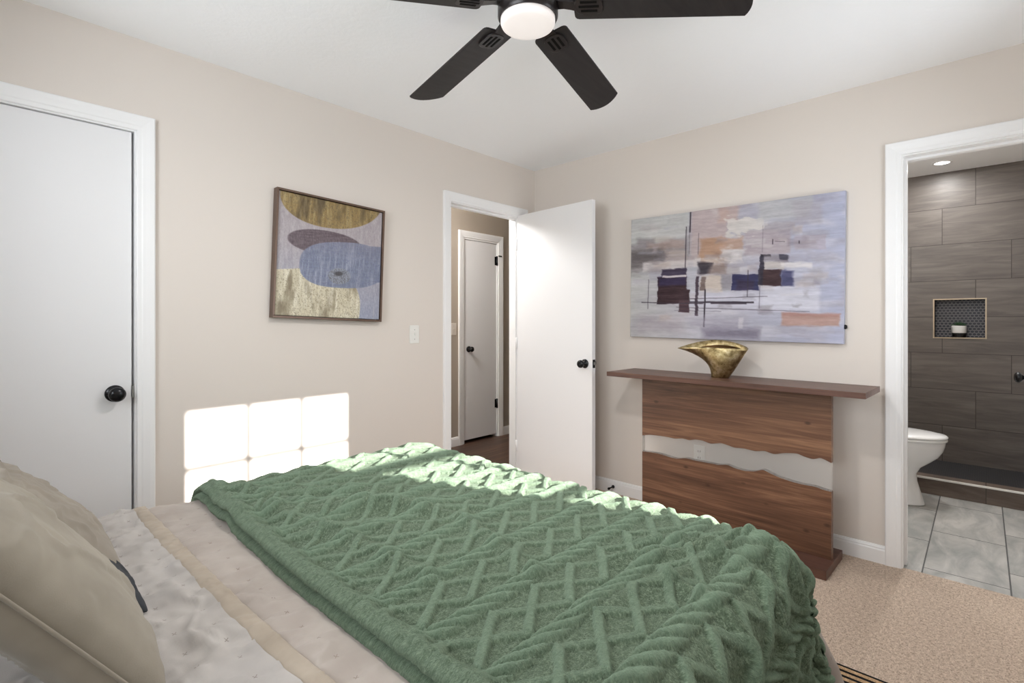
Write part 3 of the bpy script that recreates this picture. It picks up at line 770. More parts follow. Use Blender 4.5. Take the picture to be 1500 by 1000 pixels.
def smooth_line(pts, n=110):
    ys = np.array([a for a, b in pts]); zs = np.array([b for a, b in pts]); o = np.argsort(ys); ys, zs = ys[o], zs[o]
    yy = np.linspace(ys[0], ys[-1], n); zz = np.interp(yy, ys, zs)
    zz[1:-1] = .15 * zz[:-2] + .7 * zz[1:-1] + .15 * zz[2:]
    return [(float(a), float(b)) for a, b in zip(yy, zz)]
def cy(a): return a + 1.6065                      # to the table's own y
upl = [(cy(a), b) for a, b in smooth_line(UP)]; lol = [(cy(a), b) for a, b in smooth_line(LO)]
py0, py1 = upl[0][0], upl[-1][0]; pxf, pxb = -.020, .018
local(MB().prism(upl + [(py1, TZ - .028), (py0, TZ - .028)], 'X', pxf, pxb), con).build('upper_panel', M_WALNUT, con)
local(MB().prism([(py0, .045), (py1, .045)] + lol[::-1], 'X', pxf, pxb), con).build('lower_panel', M_WALNUT, con)
local(MB().prism(lol + upl[::-1], 'X', pxf + .004, pxb - .004), con).build('clear_strip', M_ACRYLIC, con)['label'] = 'clear wavy strip between the two wood panels'
local(MB().box(-.165, .150, py0 - .012, py1 + .012, 0.0, .045, .0012), con).build('base_plate', M_WALNUT_TOP, con)

# gold vase on the console
def gold_mat():
    k = NT('aged_gold'); v = k.coord(); n = k.noise(v, 28, 5, .65); n2 = k.noise(v, 190, 3)
    k.base(k.ramp(n, [(.32, srgb(122, 104, 70)), (.5, srgb(188, 170, 126)), (.68, srgb(224, 211, 174))]), k.ramp(n2, [(.3, (.26,) * 3 + (1,)), (.7, (.46,) * 3 + (1,))]), .5, 1.0)
    k.bump(k.math('ADD', n2, n), .35, .004); return k.m
M_GOLD = gold_mat()
M_GOLDIN = plain('dark_gold_inside', srgb(78, 56, 30), .5, .4, .8)
VX, VZ = -.215, .900
def vase_ring(t_, inset=0.0):
    # t_ = 0 foot .. 1 rim; left tip sweeps out far more than the right
    z = t_
    yl = -1.522 + .207 * (t_ ** 2.7); yr = -1.618 - .107 * (t_ ** .92)
    hd = .030 + .046 * math.sin(min(1, t_ * 1.02) * math.pi / 2)
    yc, ry = (yl + yr) / 2, (yl - yr) / 2 - inset; hd -= inset
    ring = []
    for i in range(56):
        a = 2 * math.pi * i / 56; c, s = math.cos(a), math.sin(a)
        cc = math.copysign(abs(c) ** .9, c)
        # pinch toward the left tip
        wid = hd * (1 - .55 * max(0, c) ** 2 * t_ - .12 * max(0, -c) ** 3)
        y = yc + ry * cc
        crown = .064 * t_ ** 3 * (math.cos(c * math.pi / 2) ** .8 if abs(c) < 1 else 0)
        lift = .172 * z - (.014 * t_ ** 4 * max(0, c)) - (.004 * t_ ** 4 * max(0, -c))
        dz = lift + (crown * .62 if s > 0 else crown * .04)
        ring.append((VX + wid * s, y, VZ + max(0.0, dz)))
    return ring
v = MB(); ts = [0, .04, .1, .2, .3, .4, .5, .6, .7, .8, .88, .94, 1.0]
rings = [vase_ring(t_) for t_ in ts]
rings.append(vase_ring(1.0, .006))
n_out = len(rings)
rings += [vase_ring(t_, .007) for t_ in (.9, .75, .55, .35, .15)]
v.loft(rings)
for f in v.bm.faces: 
    zc = f.calc_center_median()
bm = v.bm; bm.faces.ensure_lookup_table()
for k_ in range(56 * n_out, 56 * (len(rings) - 1)): bm.faces[k_].material_index = 1
v.build('vase', [M_GOLD, M_GOLDIN], None, smooth=True)
tag(bpy.data.objects['vase'], 'hammered gold boat-shaped vase on the console table', 'vase')

# ================================================================= BED
TOPZ = .612
XF, YF, YN = -1.640, -.650, -2.315        # outer faces of the dressed bed: foot, far side, near side
bed = thing('bed', 'bed with its mattress and base under the quilt', 'bed', (-2.67, -1.48, 0))
M_SHEET = plain('white_sheet', srgb(228, 228, 226), .8, .2)
M_BASE = plain('upholstered_base', srgb(150, 142, 132), .85, .2)
MB().box(-3.70, -1.685, -2.265, -.705, .33, TOPZ - .020, .05, 4).build('mattress', M_SHEET, bed)
MB().box(-3.70, -1.70, -2.25, -.72, .10, .328, .015).build('box_spring', M_BASE, bed)
for (x, y) in ((-3.6, -2.15), (-3.6, -.82), (-1.80, -2.15), (-1.80, -.82)):
    MB().lathe([(.025, .0125), (.03, .10)], 'Z', (x, y, 0), 16).build('leg', M_GAP, bed)
hb = MB().box(-3.80, -3.71, -2.30, -.67, .08, 1.18, .03, 4)
hb.build('headboard', M_BASE, bed)

R0 = .070
def drape(U, V, off, emax=.47, fold=1.0, seed=0):
    """Cloth laid over the bed: U runs head to foot (x), V across (y); beyond the edges it turns down."""
    r = R0 + off
    ui, vf, vn = XF - R0, YF - R0, YN + R0
    ex = np.maximum(U - ui, 0); ef = np.maximum(V - vf, 0); en = np.maximum(vn - V, 0); ey = ef + en
    sg = np.where(ef > 0, 1.0, -1.0)
    hyp = np.hypot(ex, ey); e = np.maximum(ex, ey)
    hyp_s = np.where(hyp > 1e-9, hyp, 1)
    nx, ny = ex / hyp_s, ey / hyp_s * sg
    corner = 2 * np.abs(nx * ny)
    La = R0 * math.pi / 2
    a = np.clip(e / R0, 0, math.pi / 2)
    h = r * np.sin(a); drop = r * (1 - np.cos(a))
    ext = np.maximum(e - La, 0)
    tt = U * np.abs(ny) + V * np.abs(nx)
    wave = .5 + .5 * np.sin(tt * 2 * math.pi / .34 + seed)
    fl = .07 + .05 * wave * fold + corner * .25
    h = h + ext * fl; drop = drop + ext * np.sqrt(np.maximum(1 - fl * fl, .5))
    # cloth bunching in the corner
    th = np.arctan2(ey, ex)
    h = h + corner * np.minimum(ext, .25) * .16 * np.sin(th * 9 + .6) * fold
    bx = np.where(ex > 0, ui, U); by = np.where(ey > 0, np.where(sg > 0, vf, vn), V)
    X = bx + h * nx; Y = by + h * ny
    Z = TOPZ + off - drop
    # soft crown: bed a little lower toward the head and at the edges
    Z = Z - .012 * np.clip((-2.3 - U) / .6, 0, 1) 
    return X, Y, np.maximum(Z, .006 + off)
def top_only(U, V):
    ex = np.maximum(U - (XF - R0), 0); ey = np.maximum(V - (YF - R0), 0) + np.maximum((YN + R0) - V, 0)
    return np.clip(1 - np.maximum(ex, ey) / .2, 0, 1)

def cloth_mesh(name, X, Y, Z, U, V, mats, root=None, thick=0.0):
    n, m_ = X.shape
    me = bpy.data.meshes.new(name)
    verts = np.stack([X, Y, Z], -1).reshape(-1, 3)
    idx = np.arange(n * m_).reshape(n, m_)
    faces = np.stack([idx[:-1, :-1], idx[1:, :-1], idx[1:, 1:], idx[:-1, 1:]], -1).reshape(-1, 4)
    me.from_pydata(verts.tolist(), [], faces.tolist())
    uv = me.uv_layers.new(name='cloth')
    li = np.empty(len(me.loops), np.int32); me.loops.foreach_get('vertex_index', li)
    uvs = np.stack([U.reshape(-1), V.reshape(-1)], -1)[li]
    uv.data.foreach_set('uv', uvs.astype(np.float32).ravel())
    me.polygons.foreach_set('use_smooth', [True] * len(me.polygons))
    for q_ in (mats if isinstance(mats, list) else [mats]): me.materials.append(q_)
    o = bpy.data.objects.new(name, me); COL.objects.link(o)
    if root is not None:
        me.transform(WORLD[root.name].inverted()); o.parent = root
    return o

TU, TV, TSH = .062, .069, .30        # tuft spacing and the shift from row to row
def tuft_dist(U, V):
    row = np.floor(U / TU); fu = U / TU - row - .5; fv = (V / TV + row * TSH) % 1 - .5
    return np.hypot(fu * TU, fv * TV)
def linen_mat(name, c0, c1, stitch, tufts=True):
    k = NT(name); u = k.coord('UV')
    n = k.noise(k.mapping(u, (700, 700, 1)), 1, 2); n2 = k.noise(k.mapping(u, (9, 9, 1)), 1, 4)
    col = k.ramp(n2, [(.3, c0), (.7, c1)])
    if tufts:
        s = k.sep(u); ru = k.math('DIVIDE', s[0], TU); row = k.math('FLOOR', ru)
        fu = k.math('MULTIPLY', k.math('SUBTRACT', k.math('FRACT', ru), .5), TU)
        fv = k.math('MULTIPLY', k.math('SUBTRACT', k.math('FRACT', k.math('ADD', k.math('DIVIDE', s[1], TV), k.math('MULTIPLY', row, TSH))), .5), TV)
        # small crossed stitch
        p1 = k.math('ABSOLUTE', k.math('SUBTRACT', fu, fv)); p2 = k.math('ABSOLUTE', k.math('ADD', fu, k.math('MULTIPLY', fv, .6)))
        arm = k.math('MINIMUM', p1, p2)
        rad = k.math('MAXIMUM', k.math('ABSOLUTE', fu), k.math('ABSOLUTE', fv))
        best = k.math('MULTIPLY', k.math('MULTIPLY', k.math('LESS_THAN', arm, .0010), k.math('LESS_THAN', rad, .0044)), .65)
        col = k.mix(best, col, stitch)
    k.base(col, .85, .2); k.b.inputs['Sheen Weight'].default_value = .15
    k.bump(k.math('ADD', n, k.math('MULTIPLY', n2, 2.0)), .12, .003); return k.m
M_QUILT = linen_mat('taupe_quilt', srgb(163, 153, 145), srgb(179, 170, 162), srgb(110, 95, 82))
M_FOLD = linen_mat('pale_quilt_back', srgb(170, 165, 161), srgb(187, 182, 177), srgb(112, 100, 90))
M_BAND = linen_mat('tan_binding', srgb(160, 148, 133), srgb(177, 165, 150), srgb(120, 100, 80), False)

quilt = thing('quilt', 'taupe tufted quilt turned down near the pillows, hanging over the foot', 'quilt', (-2.6, -1.48, .12))
U, V = np.meshgrid(np.linspace(-3.45, XF + .40, 330), np.linspace(YN - .40, YF + .40, 400), indexing='ij')
X, Y, Z = drape(U, V, .006, seed=.6)
d_ = tuft_dist(U, V)
tp = top_only(U, V)
wx = U + .5 * V; puff = .006 * (1 - np.exp(-(d_ / .018) ** 2)) + .048 * np.maximum(.10 - np.abs(fbm(U * 3.0 + V * 3.5, V * 5.5 - U * 2, 4, 3)), 0) * 2 + .045 * np.maximum(.07 - np.abs(fbm(U * 6 - V * 7, V * 11 + U * 4, 24, 3)), 0) * 2 + .006 * fbm(U * 14, V * 14, 2, 3)
puff = puff * (1 - .88 * np.clip((U + 2.70) / .06, 0, 1))       # pressed flat under the throw
Z = Z + puff * tp
cloth_mesh('quilt_body', X, Y, Z, U, V, M_QUILT, quilt)
# turned-down end with its binding
def uedge(V): return -2.742 - .010 * np.sin(V * 3) - .03 * (V + 1.4)
U0, V2 = np.meshgrid(np.linspace(0, 1, 120), np.linspace(YN - .38, YF + .38, 300), indexing='ij')
UE = uedge(V2) - .045
U2 = -3.43 + (UE + 3.43) * U0
X, Y, Z = drape(U2, V2, .022, seed=.6)
d_ = tuft_dist(U2, V2); tp = top_only(U2, V2)
puff = .006 * (1 - np.exp(-(d_ / .018) ** 2)) + .05 * np.maximum(.09 - np.abs(fbm(U2 * 6 + 3, V2 * 5 + U2 * 3, 14, 3)), 0) * 2 + .04 * np.maximum(.07 - np.abs(fbm(U2 * 13 - V2 * 5, V2 * 12 + U2 * 4, 34, 3)), 0) * 2 + .008 * fbm(U2 * 18, V2 * 18, 12, 3)
Z = Z + puff * tp
cloth_mesh('turned_down_end', X, Y, Z, U2, V2, M_FOLD, quilt)['label'] = 'paler grey turned-down end of the quilt'
U0, V2 = np.meshgrid(np.linspace(0, 1, 16), np.linspace(YN - .38, YF + .38, 420), indexing='ij')
U2 = uedge(V2) - .050 + .050 * U0
X, Y, Z = drape(U2, V2, .022, seed=.6)
prof = .007 * np.sin(np.clip(U0, 0, 1) * math.pi) ** .5 + .05 * np.maximum(.08 - np.abs(fbm(U2 * 9 + V2 * 6, V2 * 26 - U2 * 12, 77, 3)), 0) * U0 ** .5 + .006 * fbm(U2 * 30, V2 * 40, 78, 2) - .022 * np.clip((U0 - .90) / .10, 0, 1)
Z = Z + prof
cloth_mesh('binding', X, Y, Z, U2, V2, M_BAND, quilt)['label'] = 'tan linen binding along the turned-down edge'

# --- green throw blanket with raised braids and zigzags
def fleece_mat():
    k = NT('green_fleece'); u = k.coord('UV'); s = k.sep(u)
    n = k.noise(k.mapping(u, (330, 330, 1)), 1, 3, .7); n2 = k.noise(k.mapping(u, (6, 6, 1)), 1, 3); n3 = k.noise(k.mapping(u, (120, 120, 1)), 1, 2)
    f = k.math('ADD', k.math('MULTIPLY', n, .6), k.math('MULTIPLY', n3, .4))
    col = k.ramp(f, [(.32, srgb(56, 68, 52)), (.5, srgb(93, 108, 88)), (.68, srgb(138, 154, 131))])
    at = k.n('ShaderNodeAttribute', attribute_name='pile')
    col = k.mix(k.math('MULTIPLY', at.outputs['Fac'], .5), col, srgb(124, 146, 124))  # ribs painted lighter than the creases, standing in for shade between them
    k.base(col, .95, .1); k.b.inputs['Sheen Weight'].default_value = .32; k.b.inputs['Sheen Roughness'].default_value = .5
    k.b.inputs['Sheen Tint'].default_value = srgb(205, 225, 205)
    k.bump(f, .9, .009); return k.m
M_FLEECE = fleece_mat()
PER = .162
def cable(U, V):
    # braids run along the bed at v = -1.92, -2.08 ...; between them two zigzags cross in a chain of diamonds
    b = (V + 1.92 + PER / 2) / PER; row = np.floor(b); vv = (b - row - .5) * PER
    c = np.abs(vv) / .0235
    ph = (U / .054 + vv * 38 + row * .37) % 1
    lobe = np.clip(np.sin(ph * math.pi), 0, 1) ** .6
    braid = np.where(c < 1, np.sqrt(np.maximum(1 - c ** 2.5, 0)) * (.0 + 1.0 * lobe), 0)
    w_ = np.where(vv > 0, vv - PER / 2, vv + PER / 2)
    HP = .128; A = .047; sl = A * 2 / HP; nrm = math.sqrt(1 + sl * sl)
    over = under = 0
    for kk in (0, 1):
        t_ = ((U + 2.177 + kk * HP) / (2 * HP)) % 1
        tri = np.where(t_ < .5, 1 - 4 * t_, 4 * t_ - 3)
        d_ = np.abs(w_ - tri * A) / nrm
        z = np.sqrt(np.clip((1 - d_ / .0115) * 2.2, 0, 1))
        rise = (t_ >= .5)
        over = np.maximum(over, np.where(rise, z, 0)); under = np.maximum(under, np.where(rise, 0, z))
    return np.maximum(braid * 1.55, np.maximum(over, under * .72))
UL0 = -2.605
def ul(V): return UL0 - .012 * np.sin(V * 4 + 1) - .025 * (np.clip((-1.3 - V) / .8, 0, 1.4))
def uf(V): return XF - .022 - .010 * np.sin(V * 7) + .05 * np.clip((-2.05 - V) / .25, 0, 1) + .03 * np.clip((V + .95) / .3, 0, 1)
NU, NV = 400, 760
V1 = np.linspace(YN - .43, YF + .22, NV)
S0, VV = np.meshgrid(np.linspace(0, 1, NU), V1, indexing='ij')
UU = ul(VV) + (uf(VV) - ul(VV)) * S0
X, Y, Z = drape(UU, VV, .022, emax=.47, seed=.6)
# surface normal direction for the raised pile (up on top, outward on the sides)
def normals(X, Y, Z):
    P = np.stack([X, Y, Z], -1); du = np.gradient(P, axis=0); dv = np.gradient(P, axis=1)
    N = np.cross(du, dv); N /= np.maximum(np.linalg.norm(N, axis=-1, keepdims=True), 1e-9)
    N[N[..., 2] < -.2] *= -1
    return N
def ridge(U, V, a, b, wdt, hgt):
    ax, ay = a; bx, by = b; L2 = (bx - ax) ** 2 + (by - ay) ** 2
    t_ = np.clip(((U - ax) * (bx - ax) + (V - ay) * (by - ay)) / L2, 0, 1)
    d = np.hypot(U - ax - t_ * (bx - ax), V - ay - t_ * (by - ay))
    return hgt * np.exp(-(d / wdt) ** 2) * np.sin(np.clip(t_ * .9 + .1, 0, 1) * math.pi) ** .5
tp = top_only(UU, VV)
warpU = UU + .014 * fbm(UU * 6, VV * 6, 31, 3) + .006 * fbm(UU * 90, VV * 90, 33, 2); warpV = VV + .022 * fbm(UU * 4, VV * 4, 37, 3) + .006 * fbm(UU * 90, VV * 90, 39, 2)
pile = cable(warpU, warpV)
fd = np.clip((UU - ul(VV) - .008) / .035, 0, 1); fd = fd * fd * (3 - 2 * fd)
pile = pile * fd + .45 * (1 - fd)
wr = 1.5 * (ridge(UU, VV, (-2.58, -.80), (-2.05, -1.30), .030, .016) + ridge(UU, VV, (-2.60, -1.02), (-2.05, -1.55), .035, .018)
      + ridge(UU, VV, (-2.58, -1.25), (-2.25, -1.55), .03, .012) + ridge(UU, VV, (-2.3, -2.1), (-1.75, -2.25), .03, .014)
      + ridge(UU, VV, (-2.1, -2.02), (-1.72, -2.35), .025, .020) + ridge(UU, VV, (-1.95, -2.0), (-1.68, -2.4), .02, .016))
for line, wd, hg in (([(-2.57, -.74), (-2.42, -1.10), (-2.24, -1.39), (-2.17, -1.53), (-2.235, -1.80), (-2.27, -1.92)], .024, .019),
                     ([(-2.56, -.90), (-2.47, -1.37), (-2.445, -1.56), (-2.44, -1.75)], .026, .019),
                     ([(-2.10, -2.17), (-2.12, -2.32), (-2.20, -2.48), (-2.24, -2.62)], .018, .022), ([(-1.92, -2.15), (-1.93, -2.32), (-1.98, -2.5), (-2.0, -2.66)], .020, .022), ([(-1.80, -2.2), (-1.78, -2.4), (-1.8, -2.66)], .018, .018)):
    best = 0
    for (ax, ay), (bx_, by_) in zip(line[:-1], line[1:]):
        L2 = (bx_ - ax) ** 2 + (by_ - ay) ** 2; t_ = np.clip(((UU - ax) * (bx_ - ax) + (VV - ay) * (by_ - ay)) / L2, 0, 1)
        best = np.maximum(best, np.exp(-((np.hypot(UU - ax - t_ * (bx_ - ax), VV - ay - t_ * (by_ - ay))) / wd) ** 2))
    wr = wr + hg * best
wr = wr + .020 * fbm(UU * 4, VV * 4, 51, 3) * tp + .006
N = normals(X, Y, Z)
disp = pile * .0105 + wr + .0030 * fbm(UU * 170, VV * 170, 61, 2) + .0030 * fbm(UU * 60, VV * 60, 63, 2)
# lip at the turned edge toward the pillows
dl = UU - ul(VV)
lip = .024 * np.exp(-((dl - .012) / .026) ** 2) - .004 * np.exp(-((dl - .050) / .012) ** 2)
disp = disp + lip * (1 + .5 * fbm(VV * 70, dl * 60, 91, 2)) + .022 * np.exp(-(dl / .10) ** 2) * 0
P = np.stack([X, Y, Z], -1) + N * disp[..., None]
# rolled double edge: extra rows going down at the head-side edge
edge_prof = [(-.007, -.003), (-.013, -.009), (-.015, -.016), (-.011, -.021), (-.002, -.024), (-.002, -.026), (-.013, -.029), (-.020, -.034), (-.023, -.041), (-.020, -.048), (-.012, -.053), (.0, -.056)]
P0 = P[0]; rows = []
for i, (dx, dz) in enumerate(edge_prof[::-1]):
    q_ = P0.copy(); jit = .0045 * fbm(V1 * 95, V1 * 0 + i * .5, 71, 2)
    q_[:, 0] += dx + jit; q_[:, 2] += dz + .003 * fbm(V1 * 60, V1 * 0 + i * .4, 73, 2)
    rows.append(q_)
PA = np.concatenate([np.stack(rows), P], 0)
UA = np.concatenate([np.stack([ul(V1) - .004 * (len(edge_prof) - i) for i in range(len(edge_prof))]), UU], 0)
VA = np.concatenate([np.stack([V1] * len(edge_prof)), VV], 0)
blanket = cloth_mesh('throw_blanket', PA[..., 0], PA[..., 1], PA[..., 2], UA, VA, M_FLEECE)
at = blanket.data.attributes.new('pile', 'FLOAT', 'POINT')
pa = np.concatenate([np.ones((len(edge_prof), NV)) * .6, pile], 0); at.data.foreach_set('value', pa.astype(np.float32).ravel())
tag(blanket, 'sage green fleece throw with raised braids and zigzags across the bed foot', 'blanket')

# --- pillows
def pillow_pts(w_, h_, t_, n=72, puff=2.6, seed=0, pleats=None, amp=.008):
    """Closed cushion: returns front and back grids in local x (width), y (height), z (thickness)."""
    g = np.linspace(-1, 1, n); A, B = np.meshgrid(g, g, indexing='ij')
    prof = np.clip((1 - np.abs(A) ** puff) * (1 - np.abs(B) ** puff), 0, 1) ** .42
    pin = 1 - .07 * (1 - np.abs(B) ** 2) * np.abs(A) ** 3 * 0 
    X_ = A * w_ / 2 * (1 - .05 * (1 - B * B)); Y_ = B * h_ / 2 * (1 - .05 * (1 - A * A))
    out = []
    for sgn, sd in ((1, seed), (-1, seed + 5)):
        z = prof * t_ / 2 * sgn
        z = z + sgn * (amp * (np.abs(fbm(A * 2.2 + sd, B * 2.2 + A, sd + 3, 4)) * 2.5) + .05 * np.maximum(.08 - np.abs(fbm(A * 1.6 + B * 1.1 + sd, B * 1.9 - A * .9, sd + 7, 3)), 0) * 1.6) * prof
        if pleats and sgn > 0: z = z + pleats(A, B) * prof
        out.append(np.stack([X_, Y_, z], -1))
    return out
def place(P_, M):
    Mn = np.array(M); return P_ @ Mn[:3, :3].T + Mn[:3, 3]
def make_pillow(name, label, dims, M, mat, seed=0, piping=None, pleats=None, group=None, puff=2.6):
    w_, h_, t_ = dims; loc = M.to_translation()
    root = thing(name, label, 'pillow', loc, group=group)
    fr_, bk = pillow_pts(w_, h_, t_, seed=seed, pleats=pleats, puff=puff)
    mb = MB()
    mb.grid(place(fr_, M)); mb.grid(place(bk, M), flip=True)
    bmesh.ops.remove_doubles(mb.bm, verts=mb.bm.verts[:], dist=1e-5)
    uvl = mb.bm.loops.layers.uv.new('cloth'); Mi = M.inverted()
    for f in mb.bm.faces:
        for l in f.loops:
            c_ = Mi @ l.vert.co; l[uvl].uv = (c_.x, c_.y)
    mb.build('cushion', mat, root, smooth=True)
    if piping:
        n = 72; b = fr_
        per = [b[i, 0] for i in range(n)] + [b[-1, j] for j in range(1, n)] + [b[i, -1] for i in range(n - 2, -1, -1)] + [b[0, j] for j in range(n - 2, 0, -1)]
        per = np.array(per); pm = MB(); m_ = len(per)
        tan = np.roll(per, -1, 0) - np.roll(per, 1, 0); tan /= np.linalg.norm(tan, axis=1, keepdims=True)
        for off, r_ in piping:
            rings = []
            for i in range(m_):
                nrm = np.array([tan[i][1], -tan[i][0], 0]); up_ = np.array([0, 0, 1.0])
                if np.dot(nrm, per[i]) < 0: nrm = -nrm
                c0 = per[i] + up_ * off + nrm * .002
                rings.append([tuple(place((c0 + r_ * (math.cos(a) * nrm + math.sin(a) * up_))[None], M)[0]) for a in np.linspace(0, 2 * math.pi, 9)[:-1]])
            rings.append(rings[0])
            pm.loft(rings, False, False)
        pm.build('piping', mat, root, smooth=True)
    return root
M_PILLOW = linen_mat('sand_linen', srgb(146, 139, 127), srgb(162, 155, 142), srgb(0, 0, 0), False)
M_PILLOW2 = linen_mat('pleated_linen', srgb(136, 128, 117), srgb(154, 146, 134), srgb(0, 0, 0), False)
M_CHAR = plain('charcoal_cotton', srgb(62, 64, 68), .9, .2)
def pose(loc, lean, yaw=0, roll=0):
    """Pillow upright: width along y, height up, front toward +x; lean tips its top back toward the headboard."""
    B_ = Matrix(((0, 0, 1), (1, 0, 0), (0, 1, 0))).to_4x4()
    return Matrix.Translation(loc) @ Matrix.Rotation(R(yaw), 4, 'Z') @ Matrix.Rotation(R(-lean), 4, 'Y') @ Matrix.Rotation(R(roll), 4, 'X') @ B_
make_pillow('pillow', 'square sand linen pillow with a raised seam, propped at the front of the pillows', (.46, .44, .135), pose((-3.075, -1.515, .800), 36), M_PILLOW, 3, [(0, .0028)], puff=3.0)
make_pillow('pillow', 'pleated linen pillow with a double flange, leaning behind the plain sand pillow', (.46, .44, .13), pose((-3.06, -1.03, .765), 44), M_PILLOW2, 9, [(-.006, .005), (.007, .005)], puff=3.0,
            pleats=lambda A, B: .016 * (np.abs((B * 5.2) % 1 - .5) - .25) * np.clip((B - .10) * 5, 0, 1))
make_pillow('pillow', 'charcoal cotton pillow peeking out between the two linen pillows', (.26, .24, .055), pose((-2.992, -1.29, .700), 52), M_CHAR, 15, None)

# ================================================================= RUG
def rug_mat():
    k = NT('black_tan_rug'); s = k.sep(k.coord()); 
    d = k.math('SUBTRACT', RUGX1, s[0])         # distance in from the foot-side border
    u = k.math('DIVIDE', d, .013)
    line = k.math('LESS_THAN', k.math('FRACT', k.math('DIVIDE', d, .030)), .42)
    cell = k.n('ShaderNodeTexWhiteNoise', noise_dimensions='2D')
    k.link(k.comb(k.math('FLOOR', k.math('DIVIDE', d, .03)), k.math('FLOOR', k.math('DIVIDE', s[1], .055)), 0.0), cell.inputs['Vector'])
    brk = k.math('MULTIPLY', k.math('LESS_THAN', cell.outputs[0], .22), k.math('GREATER_THAN', d, .06))
    mk = k.math('MAXIMUM', k.math('MULTIPLY', line, k.math('SUBTRACT', 1.0, brk)), k.math('MULTIPLY', k.math('GREATER_THAN', d, .10), k.math('LESS_THAN', k.math('FRACT', k.math('DIVIDE', d, .030)), .72)))
    n = k.noise(k.mapping(k.coord(), (260, 260, 260)), 1, 2)
    tan = k.ramp(n, [(.3, srgb(150, 122, 92)), (.7, srgb(206, 176, 140))])
    k.base(k.mix(mk, tan, srgb(24, 24, 27)), .95, .1); k.bump(n, .6, .004); return k.m
RUGX0, RUGX1 = -3.10, -1.045
KEEP_ORIGIN = True
rug = MB().box(RUGX0, RUGX1, -2.98, -.30, .0005, .010, .003).build('area_rug', rug_mat()); KEEP_ORIGIN = False
tag(rug, 'black and tan striped woven rug under the bed', 'rug')

# ================================================================= BATHROOM FITTINGS
def porcelain():
    k = NT('porcelain'); k.base(srgb(244, 245, 246), .12, .5); k.b.inputs['Coat Weight'].default_value = .3; return k.m
M_PORC = porcelain()
TX = 1.20
toilet = thing('toilet', 'white elongated toilet with closed lid seen through the bathroom doorway', 'toilet', (TX, -2.1, 0))
def egg(yf, yb, hw, z, n=48, back=.8):
    """Egg outline: yf front (toward -y), yb back, half width hw."""
    r = []; ym = yb - (yb - yf) * .42
    for i in range(n):
        a = 2 * math.pi * i / n; c, s = math.cos(a), math.sin(a)
        if s < 0: y = ym + (ym - yf) * s; x = hw * math.copysign(abs(c) ** .92, c)
        else: y = ym + (yb - ym) * math.copysign(abs(s) ** back, s); x = hw * math.copysign(abs(c) ** .85, c)
        r.append((TX + x, y, z))
    return r
RZ = .430
b = MB()
b.loft([egg(-2.392, -1.90, .118, 0.0), egg(-2.392, -1.90, .118, .008), egg(-2.385, -1.905, .112, .03), egg(-2.368, -1.91, .103, .09), egg(-2.352, -1.91, .102, .15), egg(-2.348, -1.91, .108, .20), egg(-2.372, -1.91, .122, .245),
        egg(-2.420, -1.91, .142, .285), egg(-2.462, -1.91, .160, .325), egg(-2.485, -1.91, .172, .365), egg(-2.495, -1.91, .177, .40), egg(-2.498, -1.91, .178, RZ - .006), egg(-2.494, -1.912, .174, RZ)])
b.build('bowl', M_PORC, toilet, smooth=True, angle=50)
b = MB(); b.loft([egg(-2.504, -1.96, .183, RZ + .002), egg(-2.509, -1.96, .187, RZ + .006), egg(-2.509, -1.96, .187, RZ + .016), egg(-2.504, -1.96, .183, RZ + .020)]); b.build('seat', M_PORC, toilet, smooth=True, angle=60)
b = MB(); b.loft([egg(-2.506, -1.95, .185, RZ + .0225), egg(-2.511, -1.95, .189, RZ + .027), egg(-2.511, -1.95, .189, RZ + .034), egg(-2.50, -1.95, .180, RZ + .042), egg(-2.45, -1.96, .15, RZ + .049), egg(-2.34, -2.0, .08, RZ + .052)]); b.build('lid', M_PORC, toilet, smooth=True, angle=60)
MB().box(TX - .20, TX + .20, -1.93, -1.735, .40, .77, .025, 3).build('tank', M_PORC, toilet)
MB().box(TX - .21, TX + .21, -1.94, -1.728, .771, .80, .010, 3).build('tank_lid', M_PORC, toilet)
b = MB().box(TX - .11, TX + .11, -1.95, -1.74, .0, .40, .03, 3); b.build('tank_support', M_PORC, toilet)
MB().box(TX - .17, TX - .10, -1.952, -1.931, .70, .715, .003).build('flush_lever', M_CHROME, toilet)

# succulent in the niche
pl = thing('potted_succulent', 'small succulent in a white pot with a black base in the shower niche', 'potted plant', (BX + .040, -2.533, NZ0))
pc = (BX + .040, -2.533, 0)
MB().lathe([(.001, NZ0), (.040, NZ0), (.043, NZ0 + .004), (.045, NZ0 + .036), (.001, NZ0 + .036)], 'Z', pc, 32).build('pot_base', plain('black_glaze', srgb(26, 26, 28), .25), pl, angle=40)
MB().lathe([(.001, NZ0 + .036), (.045, NZ0 + .036), (.047, NZ0 + .040), (.048, NZ0 + .092), (.045, NZ0 + .095), (.041, NZ0 + .093), (.039, NZ0 + .084), (.001, NZ0 + .084)], 'Z', pc, 32).build('pot', plain('white_glaze', srgb(226, 226, 224), .35), pl, angle=40)
lf = MB(); random.seed(5)
for ring_i, (nl, tilt, ln) in enumerate(((9, 66, .052), (8, 46, .046), (6, 24, .040), (3, 8, .034))):
    for i in range(nl):
        a = 2 * math.pi * (i + .5 * ring_i) / nl + random.uniform(-.15, .15)
        Mx = Matrix.Translation((pc[0], pc[1], NZ0 + .086)) @ Matrix.Rotation(a, 4, 'Z') @ Matrix.Rotation(R(tilt + random.uniform(-6, 6)), 4, 'Y')
        rings = []
        for t_ in (0, .25, .55, .8, 1.0):
            wv = .011 * math.sin(math.pi * (.18 + .80 * t_)) + .0005
            rings.append([tuple(Mx @ Vector((.45 * wv * math.sin(q), wv * math.cos(q), .004 + ln * t_))) for q in np.linspace(0, 2 * math.pi, 9)[:-1]])
        lf.loft(rings)
lf.build('leaves', plain('succulent_green', srgb(44, 74, 48), .5), pl, smooth=True)

